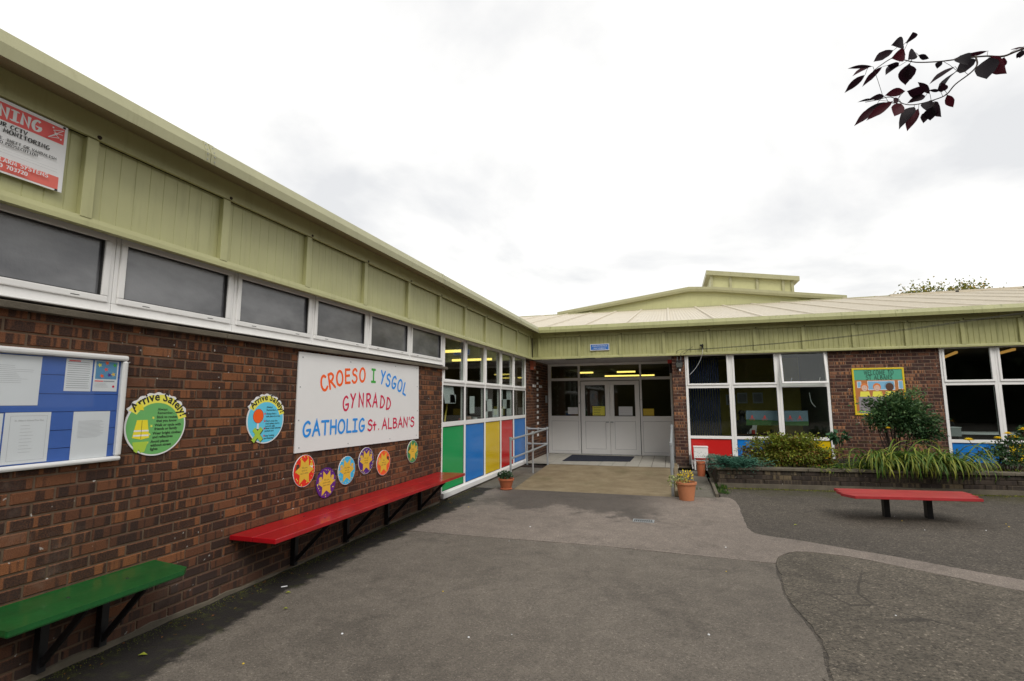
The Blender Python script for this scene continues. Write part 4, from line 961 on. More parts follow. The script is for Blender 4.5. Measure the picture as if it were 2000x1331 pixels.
# --- round road safety signs
def disc(name,cy,cz,ry,rz,disc_m,label,kind):
    o=empty(name,(bx,cy,cz-rz),label,'sign')
    n=120; out=[];inn=[]
    for i in range(n):
        t=2*math.pi*i/n; k=1.
        d=(math.degrees(t))%360
        if 18<d<152: k=1.10+.022*math.cos(d*.42)   # scalloped edge round the arched words
        out.append((cy+ry*k*math.cos(t),cz+rz*k*math.sin(t)))
        inn.append((cy+ry*.95*math.cos(t),cz+rz*.95*math.sin(t)))
    b=MB(); b.prism(out,(bx+.002,0,0),(0,1,0),(0,0,1),(.006,0,0),M['white']); b.build('board',M['white'],o)
    a=Art((bx+.0083,0,0),UL,NL,.0003)
    a.poly(inn,M[disc_m])
    # yellow band behind the arched words
    band=[]; R1,R2=1.03,.76
    angs=[R(150-i*(150-14)/20) for i in range(21)]
    band=[(cy+ry*(R1+.018*math.cos(i*1.9))*math.cos(t),cz+rz*(R1+.018*math.cos(i*1.9))*math.sin(t)) for i,t in enumerate(angs)]+[(cy+ry*R2*math.cos(t),cz+rz*R2*math.sin(t)) for t in angs[::-1]]
    for i in range(20):
        a.mb.add([a.p(*band[i],a.k),a.p(*band[i+1],a.k),a.p(*band[41-i-1],a.k),a.p(*band[41-i],a.k)],[(3,2,1,0)],M['ylw'])
    a.k+=.5
    word='Arrive Safely!'; wd=[1.15,.75,.6,.5,.85,.9,.5,.95,.9,.6,.85,.45,.85,.5]; tot=sum(wd); ac=0
    for ch,w in zip(word,wd):
        t=R(146-(ac+w/2)/tot*128); ac+=w
        if ch!=' ': a.bfont(ch,cy+ry*.84*math.cos(t),cz+rz*.84*math.sin(t),.085*(ry/.225),M['blk'],'CENTER',.0022,t-math.pi/2,.95)
    a.bfont('Always\nRemember...',cy+.0*ry,cz+.50*rz,.026,M['blk'],off=.0004)
    if kind=='vest':
        tx=['Stick to routes\nthat you know','Walk or cycle with\nfriends or family','Wear bright clothes\nand reflectives','Avoid places\nwithout street\nlights']
        for i,t_ in enumerate(tx):
            v=cz+(.24-.27*i)*rz; a.bfont(t_,cy-.02*ry-.01*i,v,.0265,M['blk'],off=.0007); cu,cv=cy-.02*ry-.024-.01*i,v+.004
            a.poly([(cu+(.012 if j%2 else .005)*math.cos(j*math.pi/5+.3),cv+(.012 if j%2 else .005)*math.sin(j*math.pi/5+.3)) for j in range(10)],M['ylw'])
        vx,vz=cy-.46*ry,cz-.18*rz
        a.poly([(vx-.04,vz+.08),(vx+.035,vz+.08),(vx+.055,vz-.045),(vx+.0,vz-.055),(vx-.065,vz-.04)],M['vest'])
        for dz in (.012,-.02): a.poly([(vx-.055,vz+dz),(vx+.048,vz+dz-.002),(vx+.051,vz+dz-.013),(vx-.058,vz+dz-.011)],M['white'])
        a.rect(vx-.005,vz-.05,vx-.002,vz+.078,M['blk'])
        a.poly([(vx-.03+.03*math.cos(t),vz+.155+.035*math.sin(t)) for t in np.linspace(0,math.pi,10)]+[(vx-.062,vz+.152),(vx+.004,vz+.148)],M['vest'])
        a.poly([(vx-.06,vz-.07),(vx+.05,vz-.07),(vx+.03,vz-.14),(vx+.0,vz-.145),(vx-.01,vz-.12),(vx-.025,vz-.145),(vx-.045,vz-.13)],M['lime'])
    else:
        tx=['Always find a\nsafe place to cross',"Don't cross the\nroad unless you're\nsure it's safe",'Never cross between\nparked cars','Keep looking\nand listening']
        for i,t_ in enumerate(tx):
            v=cz+(.22-.31*i)*rz; a.bfont(t_,cy-.0*ry-.005*i,v,.023,M['blk'],off=.0005); a.rect(cy-.1*ry,v,cy-.04*ry,v+.016,M['pink'])
        bx0,bz=cy-.42*ry,cz+.17*rz
        a.ell(bx0,bz,.062,.064,M['blk'],24); a.ell(bx0,bz,.059,.061,M['orange'],24); a.ell(bx0+.012,bz+.022,.025,.02,M['oran'],16) if False else None
        a.rect(bx0-.012,bz-.115,bx0+.010,bz-.064,M['white']); a.rect(bx0-.013,bz-.14,bx0+.011,bz-.115,M['blk'])
        vx,vz=bx0+.0,cz-.62*rz
        for dx,dz,mt,w in ((.005,-.005,'blk',.044),(0,0,'lime',.040)):
            a.ribbon([(vx-.05+dx,vz-.055+dz),(vx+.045+dx,vz+.06+dz)],w,M[mt],cap=False); a.ribbon([(vx-.045+dx,vz+.055+dz),(vx+.05+dx,vz-.05+dz)],w,M[mt],cap=False)
    a.flush('print',o)
disc('round_sign',2.729,1.416,.226,.212,'discg','green round Arrive Safely sign beside the noticeboard on the brick wall','vest')
disc('round_sign',3.760,1.420,.220,.212,'discb','pale blue round Arrive Safely sign with orange beacon left of the white board','beacon')
# --- six star plaques
sp=[(4.301,.896,'red','red star plaque, largest and leftmost of the row under the white board','We are\nkind to\neach other','brown','white'),
(4.651,.728,'violet','dark violet star plaque, lowest one, second from left under the white board','We are\ngentle with\neach other','skin','skin'),
(5.003,.811,'cyan','light blue star plaque third from the left above the red wall bench','We take\ncare of\neach other','skin','skin'),
(5.382,.877,'purple','purple star plaque between the light blue and the orange plaque','We are\nhonest\nalways','skin','skin'),
(5.773,.809,'oran','orange star plaque right of the purple plaque, above the red bench','We\nlisten to\neach other','skin','brown'),
(6.535,.879,'dgreen','dark green star plaque alone at the right below the white board','We are\nhelpful','brown','skin')]
for i,(cy,cz,mt,lb,tx,f1,f2) in enumerate(sp):
    o=empty('star_plaque',(bx,cy,cz-.155),lb,'plaque','round star plaques below the school board')
    ry=rz=.157; n=32; rim='white' if mt!='violet' else 'purple'
    b=MB(); b.prism([(cy+ry*math.cos(2*math.pi*k/n),cz+rz*math.sin(2*math.pi*k/n)) for k in range(n)],(bx+.002,0,0),(0,1,0),(0,0,1),(.007,0,0),M[rim]); b.build('disc',M[rim],o)
    a=Art((bx+.0093,0,0),UL,NL,.0003); a.ell(cy,cz,ry*.975,rz*.975,M[mt],32)
    r=random.Random(i)
    for k in range(26):
        t=r.uniform(0,6.28); q=r.uniform(.76,.92); a.ell(cy+ry*q*math.cos(t),cz+rz*q*math.sin(t),*(2*[r.choice((.003,.005,.007))]),M['ylw' if mt!='oran' else 'gold'],8)
    for sx_,fm in ((-1,f1),(1,f2)):
        a.ell(cy+sx_*.098,cz+.035,.024,.032,M[fm],14); a.ell(cy+sx_*.098,cz+.055,.024,.018,M['brown'] if fm=='brown' else M['gold'],12)
    star=[]
    for k,(t,q) in enumerate([(114,.88),(90,.50),(66,.88),(38,.50),(2,.86),(-30,.48),(-60,.93),(-90,.50),(-120,.93),(-150,.48),(178,.86),(142,.50)]): star.append((cy+ry*q*math.cos(R(t)),cz+rz*q*math.sin(R(t))))
    # star as a fan of triangles about its centre
    for k in range(12): a.mb.add([a.p(cy,cz,a.k),a.p(*star[k],a.k),a.p(*star[(k+1)%12],a.k)],[(2,1,0)],M['gold'])
    a.k+=.2
    a.bfont(tx,cy,cz+.022,.027,M['brown'],'CENTER',.0); a.flush('print',o)
# --- main entrance sign
UF,NF=(1,0,0),(0,-1,0)
o=empty('entrance_sign',(1.77,Y1-.01,2.857),'small blue bilingual MAIN ENTRANCE sign on the green fascia over the porch','sign')
b=MB(); b.box(1.527,2.008,Y1-.012,Y1+.002,2.862,3.025,M['white_s']); b.build('board',M['white_s'],o)
a=Art((0,Y1-.0125,0),UF,NF,.0006); a.rect(1.542,2.876,1.993,3.011,M['bluesign']); a.bfont('MAIN ENTRANCE',1.767,2.957,.048,M['white'],'CENTER',.0); a.bfont('PRIF FYNEDFA',1.767,2.896,.048,M['white'],'CENTER',.0); a.flush('lettering',o)
# --- children's mural
o=empty('mural_board',(7.78,Yw,1.25),"children's painted WELCOME TO ST ALBANS board in a yellow frame behind the rose bush",'board')
b=MB(); fr(b,7.295,8.268,1.25,2.275,.035,Yw-.022,Yw+.002,M['yframe']); b.build('frame',M['yframe'],o,bevel=.003)
b=MB(); b.box(7.325,8.24,Yw-.012,Yw+.001,1.28,2.245,M['mural']); b.build('panel',M['mural'],o)
a=Art((0,Yw-.0125,0),UF,NF,.0005); u0,v0=7.33,1.285; Wd,Hd=.905,.955
def U_(u,v): return (u0+u*Wd,v0+v*Hd)
def rr_(a_,b_,c_,d_,mt): a.rect(*U_(a_,b_),*U_(c_,d_),M[mt])
rr_(0,.76,1,1,'teal'); rr_(.06,.0,.99,.38,'mgrey'); rr_(0,.745,1,.757,'mural')
for q in ((.05,.58,.14,.73),(.27,.53,.83,.74),(.90,.55,1,.74)): rr_(*q,'white'); rr_(q[0]+.012,q[1]+.012,q[2]-.012,q[3]-.012,'mblue')
for cu,mt,hm in ((.2,'mskin','mred'),(.46,'mskin','mred'),(.72,'brown','brown')):
    a.ell(*U_(cu,.60),.075,.085,M[hm],20); a.ell(*U_(cu,.575),.056,.065,M[mt],20)
    for d in (-.02,.02): a.ell(U_(cu,.6)[0]+d,U_(cu,.6)[1],.005,.006,M['blk'],8)
    a.ribbon(cr([(U_(cu,.55)[0]-.02,U_(cu,.55)[1]),(U_(cu,.55)[0],U_(cu,.55)[1]-.012),(U_(cu,.55)[0]+.02,U_(cu,.55)[1])],3),.003,M['blk'],cap=False)
    a.poly([U_(cu-.09,.50),U_(cu+.09,.50),U_(cu+.11,.38),U_(cu-.11,.38)],M['ylw'])
for i in range(14): t=math.pi*i/13; a.ribbon([(U_(.72,.6)[0]+.07*math.cos(t),U_(.72,.6)[1]+.075*math.sin(t)),(U_(.72,.6)[0]+.10*math.cos(t),U_(.72,.6)[1]+.115*math.sin(t))],.004,M['brown'],cap=False)
for i in range(26): a.ell(*U_(.02+.037*i,.03+.01*(i%3)),.02,.012,M['lgreen' if i%2 else 'lime'],8)
a.text('WELCOME TO',U_(.22,0)[0],U_(0,.880)[1],.10,M['blk'],.08,.22,width=.56); a.text('ST ALBANS',U_(.25,0)[0],U_(0,.768)[1],.095,M['blk'],.08,.22,width=.50)
a.flush('painting',o)
# --- notices on the door glass
def door_sheet(x0,x1,z0,z1,mat,label,y=Yd-.0,n=6,mark=None):
    e=empty('door_notice',((x0+x1)/2,y,z0),label,'notice')
    b=MB(); b.box(x0,x1,y-.001,y,z0,z1,M[mat]); b.build('sheet',M[mat],e)
    a=Art((0,y-.0012,0),UF,NF,.0003); lines(a,x0+.03,x1-.03,z0+.03,z1-.04,n,M['blk' if mat in('ylw','mustard') else 'ink'],.4,.008 if mat=='ylw' else .003,seed=n); a.flush('print',e)
door_sheet(1.235,1.59,1.165,1.43,'ylw','bright yellow notice in the glass of the left entrance door',Yd+.013,5)
door_sheet(1.99,2.38,1.165,1.42,'paper','white notice in the glass of the right entrance door',Yd+.013,4)
door_sheet(2.675,2.97,1.165,1.36,'mustard','mustard yellow notice in the side glass right of the entrance doors',Yd+.028,4)
door_sheet(.50,.80,1.2,1.40,'paper','white notice in the side glass left of the entrance doors',Yd+.028,5)
# --- papers in the classroom glazing
def wsheet(y0,y1,z0,z1,label,sk=0,mat='paper'):
    e=empty('window_paper',(bx-.04,(y0+y1)/2,z0),label,'paper'); b=MB(); b.prism([(y0+sk,z0),(y1+sk,z0),(y1,z1),(y0,z1)],(bx-.039,0,0),(0,1,0),(0,0,1),(.001,0,0),M[mat]); b.build('sheet',M[mat],e)
wp=[(7.58,8.02,1.55,1.84,.12,'largest torn sheet at the top of the pane above the green panel'),(7.90,8.14,1.56,1.70,0,'small square note overlapping the torn sheet above the green panel'),
(8.78,9.02,1.36,1.68,.0,'tall sheet in the pane above the blue panel'),(9.55,9.75,1.60,1.84,0,'sheet at the top left of the pane above the yellow panel'),(9.70,10.0,1.38,1.63,.03,'middle sheet of the pane above the yellow panel'),
(9.55,9.76,1.25,1.38,0,'sheet at the bottom left of the pane above the yellow panel'),(10.05,10.40,1.25,1.42,0,'sheet at the bottom right of the pane above the yellow panel'),(10.52,10.72,1.62,1.84,0,'sheet at the top left of the pane above the red panel'),
(11.0,11.33,1.62,1.84,0,'sheet at the top right of the pane above the red panel'),(10.72,11.0,1.42,1.63,0,'centre sheet of the checkered group above the red panel'),(10.52,10.74,1.25,1.42,0,'sheet at the bottom left of the pane above the red panel'),(11.0,11.33,1.25,1.42,0,'sheet at the bottom right of the pane above the red panel')]
for y0,y1,z0,z1,sk,lb in wp: wsheet(y0,y1,z0,z1,'pale '+lb,sk)
# broom and clutter behind the first bay
o=empty('broom',(-.3,8.0,1.0),'wooden handled broom leaning inside the glass above the green panel','broom'); m=MB(); m.tube([(-.22,7.80,1.0),(-.26,8.06,1.62)],.016,8,M['mustard']); m.build('handle',M['mustard'],o); m=MB(); m.bar((-.26,7.98,1.63),(-.26,8.16,1.60),.03,.03,M['bark2']); m.build('head',M['bark2'],o)
for i,(y,h,mt) in enumerate(((8.62,.10,'signred2'),(8.80,.07,'paper'),(8.98,.12,'skin'),(9.18,.06,'signred2'),(9.3,.09,'paper'),(11.55,.14,'paper'))):
    o=MB(); o.lathe((-.24,y,1.18),[(0,0),(.05,0),(.055,h*.7),(.045,h),(0,h)],10,M[mt]); q=o.build('ornament',M[mt],smooth=False); tag(q,['small red pot on the classroom sill above the blue panel','white cup on the classroom sill above the blue panel','taller pink figure on the classroom sill above the blue panel','low red dish on the classroom sill above the blue panel','pale jar at the right of the sill above the blue panel','white jar on the sill above the last blue panel'][i],'ornament')
m=MB(); m.box(-.45,bx-.075,7.53,12.44,1.13,1.172,M['ceil']); m.build('inner_sill',M['ceil'],CW)
# --- alarm box, intercom, floodlight, lamp, camera, cable
o=MB(); o.prism([(12.93,2.42),(13.15,2.42),(13.17,2.65),(12.91,2.65)],(bx,0,0),(0,1,0),(0,0,1),(.09,0,0),M['alarm']); o.box(bx+.0905,bx+.094,13.0,13.08,2.45,2.50,M['paper']); q=o.build('alarm_box',M['alarm'],bevel=.008); tag(q,'faded red alarm bell box high on the brick wall by the porch','alarm box')
o=MB(); o.box(bx+.001,bx+.04,14.58,14.70,1.54,1.75,M['galv']); q=o.build('intercom',M['galv'],bevel=.006); tag(q,'grey door entry intercom on the brick wall left of the porch doors','intercom')
o=empty('floodlight',(3.67,12.86,2.33),'black floodlight with sensor on the brick pier right of the porch','floodlight')
m=MB(); m.add([(3.58,12.80,2.50),(3.76,12.80,2.50),(3.745,12.83,2.37),(3.595,12.83,2.37),(3.60,12.90,2.47),(3.74,12.90,2.47),(3.73,12.90,2.39),(3.61,12.90,2.39)],[(0,3,2,1),(4,5,6,7),(0,1,5,4),(1,2,6,5),(2,3,7,6),(3,0,4,7)],M['black']); m.box(3.65,3.69,12.88,Yw,2.36,2.52,M['black']); m.build('housing',M['black'],o,bevel=.005)
m=MB(); m.add([(3.595,12.797,2.49),(3.745,12.797,2.49),(3.733,12.826,2.385),(3.607,12.826,2.385)],[(0,3,2,1)],M['lamp_g']); m.build('lens',M['lamp_g'],o)
m=MB(); m.tube([(3.665,12.85,2.37),(3.665,12.84,2.31)],.02,8,M['black']); m.tube([(3.68,12.85,2.33),(3.68,12.80,2.30)],.018,8,M['paper']); m.build('sensor',M['black'],o)
m=MB(); m.box(3.625,3.64,12.90,Yw,2.50,2.66,M['galv']); m.box(3.705,3.72,12.90,Yw,2.50,2.66,M['galv']); m.box(3.60,3.75,12.89,Yw,2.52,2.56,M['black']); m.build('bracket',M['galv'],o)
o=MB(); o.box(3.40,3.4975,13.40,13.50,2.53,2.62,M['signred']); o.tube([(3.46,13.45,2.53),(3.46,13.45,2.28)],.03,8,M['black']); q=o.build('alarm_lamp',M['signred']); tag(q,'small red beacon above a black sensor under the porch ceiling at right','beacon')
o=empty('wall_camera',(4.21,12.78,2.80),'tiny black camera on the green fascia above the office window','camera')
m=MB(); m.tube([(4.17,12.74,2.89),(4.22,12.81,2.885)],.024,10,M['black']); m.build('camera_body',M['black'],o); m=MB(); m.box(4.205,4.235,12.79,12.822,2.82,2.93,M['black']); m.build('mount',M['black'],o)
def cable(name,pts,r,label,mt='black',cat='cable'):
    m=MB(); m.tube([tuple(p) for p in cr(pts,8)],r,6,M[mt]); q=m.build(name,M[mt],smooth=True); tag(q,label,cat)
cable('cable',[(3.63,12.885,2.66),(3.62,12.75,2.76),(3.75,12.74,2.81),(3.95,12.72,2.80),(4.6,12.70,2.815),(6.3,12.66,2.90),(8.2,12.6,3.06),(9.6,12.55,3.22),(10.3,12.53,3.30),(10.9,12.52,3.35),(13,12.5,3.42)],.0055,'long black cable sagging across the green fascia up to the gutter at right')
cable('cable',[(3.71,12.885,2.66),(3.72,12.76,2.72),(3.9,12.75,2.79),(4.6,12.71,2.80),(6.3,12.67,2.885),(8.2,12.61,3.04),(9.6,12.56,3.20),(10.3,12.54,3.28)],.004,'thinner lower cable running beside the long black one over the fascia')
cable('cable',[(3.74,12.87,2.68),(3.80,12.78,2.72),(3.90,12.775,2.80),(4.0,12.775,2.87)],.005,'short stub of black cable rising from the floodlight bracket')
cable('cable',[(4.22,12.80,2.82),(4.20,12.78,2.68),(4.13,12.83,2.50),(4.02,12.86,2.33),(3.90,12.87,2.20)],.004,'white cable hanging from the small camera across the office window','paper')
# --- benches
def wall_bench(name,y0,y1,ztop,xf,mat,planks,label,brk,foot,diag_x,chamfer=0.):
    o=empty(name,(bx+.2,(y0+y1)/2,0),label,'bench')
    xb=bx+.004; w=(xf-xb)/planks; th=.038
    for i in range(planks):
        a=xb+w*i+(.0 if i==0 else .003); b=xb+w*(i+1)-.003
        m=MB(); e=.03*i if planks>1 else 0
        if planks==1: m.prism([(a,y0),(b,y0+.0),(b,y1-.06),(b-.05,y1-.0),(a+.02,y1+.05),(a,y1+.05)],(0,0,ztop-th),(1,0,0),(0,1,0),(0,0,th),mat)
        else: m.box(a,b,y0-.02*i*0,y1,ztop-th,ztop,mat)
        m.build('plank',mat,o,bevel=.004 if planks>1 else .012)
        for y in brk:
            t=MB(); t.lathe(((a+b)/2,y,ztop),[(.009,0),(.008,.002),(0,.003)],8,M['black']); t.build('bolt',M['black'],o)
    for y in brk:
        m=MB(); m.box(bx+.002,bx+.05,y-.022,y+.022,foot,ztop-th-.012,M['black']); m.box(bx+.002,xf-.04,y-.02,y+.02,ztop-th-.012,ztop-th,M['black'])
        m.bar((bx+.03,y,foot+.03),(diag_x,y,ztop-th-.01),.034,.02,M['black'],up=(0,1,0)); m.build('bracket',M['black'],o)
    return o
wall_bench('wall_bench',3.435,7.36,.485,.375,M['redpaint'],2,'long glossy red bench bracketed along the brick wall under the star plaques',(4.19,5.01,5.86,6.75),.03,.31)
wall_bench('wall_bench',1.742,2.74,.475,.325,M['greenpaint'],1,'short dark green bench on the brick wall at the lower left corner',(1.86,2.13,2.46)[1:],.05,.26)
o=empty('red_bench',(6.1,7.5,0),'free standing faded red slatted bench on two dark legs in front of the planter','bench')
zb=.338
L_=[((5.60,8.25),(7.17,8.42)),((5.575,8.045),(7.15,8.235)),((5.60,7.835),(7.11,8.045))]
for i,((xa,ya_),(xb_,yb_)) in enumerate(L_):
    m=MB(); w=.098; d=Vector((xb_-xa,yb_-ya_,0)).normalized(); nrm=Vector((-d.y,d.x,0))
    A=Vector((xa,ya_,0));B=Vector((xb_,yb_,0))
    q=[A-nrm*w+d*.06,B-nrm*w,B+nrm*w-d*.02,A+nrm*w-d*.03] if i==2 else [A-nrm*w,B-nrm*w,B+nrm*w,A+nrm*w]
    m.prism([(p.x,p.y) for p in q],(0,0,zb-.035),(1,0,0),(0,1,0),(0,0,.035),M['redpaint2']); m.build('plank',M['redpaint2'],o,bevel=.005)
for x in (6.16,6.66):
    m=MB(); y=8.28+(x-6.16)*.08; m.box(x-.012,x+.012,y-.04,y+.06,0,zb-.05,M['black']); m.box(x+.013,x+.055,y-.035,y-.015,0,zb-.05,M['black']); m.box(x-.05,x+.06,y-.2,y+.25,zb-.05,zb-.0355,M['black']); m.build('leg',M['black'],o)
# --- handrails
def rail(name,label,posts,rails,r=.021):
    o=empty(name,posts[0][0],label,'handrail')
    for a,b in posts:
        m=MB(); m.tube([a,b],r,12,M['galv']); m.tube([(b[0],b[1],b[2]-.03),(b[0],b[1],b[2]+.018)],r*1.35,12,M['galv']); m.build('post',M['galv'],o,smooth=False)
    for a,b in rails:
        m=MB(); m.tube([a,b],r*.95,12,M['galv']); a_,b_=Vector(a),Vector(b); d=(b_-a_).normalized()
        m.tube([a_+d*.02,a_+d*.085],r*1.3,12,M['galv']); m.tube([b_-d*.085,b_-d*.02],r*1.3,12,M['galv']); m.build('rail',M['galv'],o)
p1,p2,p3,p4=(.245,10.17),(.475,10.98),(.545,12.09),(.035,12.08)
p1=(.36,9.72)
rail('handrail','galvanised tube handrail along the left side of the ramp beside the coloured panels',
 [((p1[0],p1[1],0),(p1[0],p1[1],.855)),((p2[0],p2[1],.0),(p2[0],p2[1],.905)),((p3[0],p3[1],0),(p3[0],p3[1],.945)),((p4[0],p4[1],0),(p4[0],p4[1],.945))],
 [((*p1,.825),(*p2,.875)),((*p2,.875),(*p3,.915)),((*p3,.915),(*p4,.915)),((*p1,.45),(*p2,.505)),((*p2,.505),(*p3,.555)),((*p3,.555),(*p4,.555))])
rail('handrail','galvanised handrail on the right edge of the ramp seen end on',
 [((3.41,9.0,0),(3.41,9.0,.86)),((3.435,12.2,.05),(3.435,12.2,1.02))],[((3.41,9.0,.83),(3.435,12.2,.99)),((3.41,9.0,.45),(3.435,12.2,.6))],.023)
# --- door mat
m=MB(); m.prism([(.73,12.93),(2.40,13.24),(2.43,14.42),(.70,14.45)],(0,0,.061),(1,0,0),(0,1,0),(0,0,.012),M['matb']); q=m.build('door_mat',M['matb'],bevel=.003); tag(q,'dark navy door mat on the tiles in front of the entrance doors','door mat')
# --- drain
o=empty('drain_cover',(3.03,7.06,0),'small metal drain grate in the pinkish tarmac in front of the ramp','drain')
m=MB(); fr2=[(2.90,3.17,6.985,7.0),(2.90,3.17,7.125,7.14),(2.90,2.915,7.0,7.125),(3.155,3.17,7.0,7.125)]
for q in fr2: m.box(*q,.001,.013,M['galv'])
m.build('frame',M['galv'],o)
m=MB(); m.box(2.915,3.155,7.0,7.125,.0065,.0075,M['black']); m.build('sump',M['black'],o)
for i in range(9): m=MB(); x=2.93+.0262*i; m.box(x,x+.009,7.0,7.125,.0078,.012,M['galv']); m.build('bar',M['galv'],o)
# --- planter wall of coursed stone
o=empty('planter_wall',(6.5,10.3,0),'low weathered stone retaining wall with pale coping in front of the flower bed','wall')
pa=(4.21,10.15); ang=math.atan2(10.62-10.15,8.88-4.21); Lp=7.6; ca,sa=math.cos(ang),math.sin(ang)
def PW(t,d): return (pa[0]+ca*t-sa*d,pa[1]+sa*t+ca*d)
def strip(name,t0,t1,d0,d1,z0,z1,mat,par,bevel=0,kind=None):
    q=[PW(t0,d0),PW(t1,d0),PW(t1,d1),PW(t0,d1)]; m=MB(); m.prism(q,(0,0,z0),(1,0,0),(0,1,0),(0,0,z1-z0),mat); return m.build(name,mat,par,bevel=bevel,tagk=kind)
core=strip('wall_core',0,Lp,.012,.20,0,.322,M['mortar_s'],o)
m=MB(); q=[(4.21,10.2),(4.33,10.2),(4.33,12.7),(4.21,12.7)]; m.prism(q,(0,0,0),(1,0,0),(0,1,0),(0,0,.322),M['mortar_s']); side=m.build('side_wall',M['mortar_s'],o)
WS=Wall(brick_variants(16,M['stone'],.30,.075,'stone',.004))
Nv=np.array([sa,-ca,0])
WS.face((pa[0],pa[1],0),ang,Lp,.0,.32,core,pitch=.31,ch=.080,bl=.30,visible=lambda P:P[0]<8.95)
WS.face((4.21,12.7,0),R(-90),2.5,.0,.32,side,pitch=.31,ch=.080,bl=.30)
WS.finish(300,o,M['stone'],'stone','stonework')
t=0
for k in range(10):
    w=.74+.03*(k%3)
    if t+w>Lp: break
    strip('coping_stone',t-.02 if k==0 else t,t+w-.006,-.03,.235,.3225,.362+.002*(k%2),M['conc'],o,.006); t+=w
m=MB(); m.box(4.19,4.36,10.4,12.75,.3225,.36,M['conc']); m.build('coping_stone',M['conc'],o,bevel=.006)
m=MB(); q=[PW(.1,.2),PW(Lp,.2),(12,12.85),(4.3,12.85)]; m.prism(q,(0,0,0),(1,0,0),(0,1,0),(0,0,.30),M['soil']); s_=m.build('flower_bed',M['soil'],tagk='structure')
# base course standing a little proud
m=MB(); q=[PW(-.02,-.05),PW(Lp,-.05),PW(Lp,0.02),PW(-.02,.02)]; m.prism(q,(0,0,0),(1,0,0),(0,1,0),(0,0,.085),M['conc']); m.build('base_course',M['conc'],o,bevel=.012)

# ------------------------------------------------------------------ vegetation helpers
def leaves_mesh(P,D,Nn,L,Wd,tone,fold=.25,tip=.5):
    """P base points, D directions, Nn side directions: pointed leaves of 4 quads-worth, folded along the rib"""
    n=len(P); D=D/np.linalg.norm(D,axis=1)[:,None]; Sd=np.cross(D,Nn); Sd/=np.linalg.norm(Sd,axis=1)[:,None]+1e-9; Up=np.cross(Sd,D)
    L=np.broadcast_to(L,(n,))[:,None]; Wd=np.broadcast_to(Wd,(n,))[:,None]
    a=P; b=P+D*L*.45-Sd*Wd*.5+Up*Wd*fold; c=P+D*L*.5; d=P+D*L*.45+Sd*Wd*.5+Up*Wd*fold; e=P+D*L-Up*L*.08*tip
    V=np.stack([a,b,c,d,e],1).reshape(-1,3)
    base=np.arange(n)[:,None]*5
    F=np.concatenate([base+np.array([[0,2,1]]),base+np.array([[0,3,2]]),base+np.array([[1,2,4]]),base+np.array([[2,3,4]])],0)
    T=np.stack([np.repeat(np.tile(tone,4),3),np.zeros(n*12)],1)
    return V,F,T
def mk_leaves(name,parent,mat,V,F,T,kind=None):
    m=MB(); m.v=V.tolist(); m.f=[tuple(f) for f in F.tolist()]; return m.build(name,mat,parent,tagk=kind,uvs={'Tone':T})
def cloud(n,c,r,shell=.55,clumps=0,cr_=.3):
    if clumps:
        d=rng.normal(size=(clumps,3)); d/=np.linalg.norm(d,axis=1)[:,None]; cc=d*rng.uniform(shell,1,(clumps,1))
        k=rng.integers(0,clumps,n); p=cc[k]*(1-cr_*.5)+rng.normal(size=(n,3))*cr_*.5
    else:
        d=rng.normal(size=(n,3)); d/=np.linalg.norm(d,axis=1)[:,None]; p=d*(rng.uniform(shell**3,1,(n,1))**(1/3))
    return p*np.array(r)+np.array(c),p
def bush(name,label,cat,c,r,n,L,Wd,mat,clumps=30,crs=.35,shell=.5,base=None,stems=6,group=None,tonebias=0,stemr=.012,zmin=.3):
    o=empty(name,(c[0],c[1],base if base is not None else .3),label,cat,group)
    P,rel=cloud(n,c,r,shell,clumps,crs); k=P[:,2]>zmin; P,rel=P[k],rel[k]; n=len(P)
    D=rel/ (np.linalg.norm(rel,axis=1)[:,None]+1e-6)+rng.normal(size=(n,3))*.7; N_=rng.normal(size=(n,3))*.6+np.array([0,0,1])
    tone=np.clip(rng.normal(.42+tonebias,.22,n)+.12*rel[:,2],0,1)
    mk_leaves('foliage',o,mat,*leaves_mesh(P,D,N_,rng.uniform(.7,1.3,n)*L,rng.uniform(.7,1.2,n)*Wd,tone))
    m=MB()
    for i in range(stems):
        a=2*math.pi*i/stems+random.random(); q=random.uniform(.3,.85)
        e=(c[0]+r[0]*q*math.cos(a),c[1]+r[1]*q*math.sin(a),c[2]+r[2]*random.uniform(-.3,.5))
        b=(c[0]+.06*math.cos(a),c[1]+.06*math.sin(a),(base if base is not None else .3)-.02); mid=tuple(b[k]*.5+e[k]*.5+random.uniform(-.06,.06) for k in range(3))
        m.tube(cr([b,mid,e],4),[stemr*(1-.75*t/8) for t in range(9)],5,M['bark'])
    m.build('stem',M['bark'],o); return o
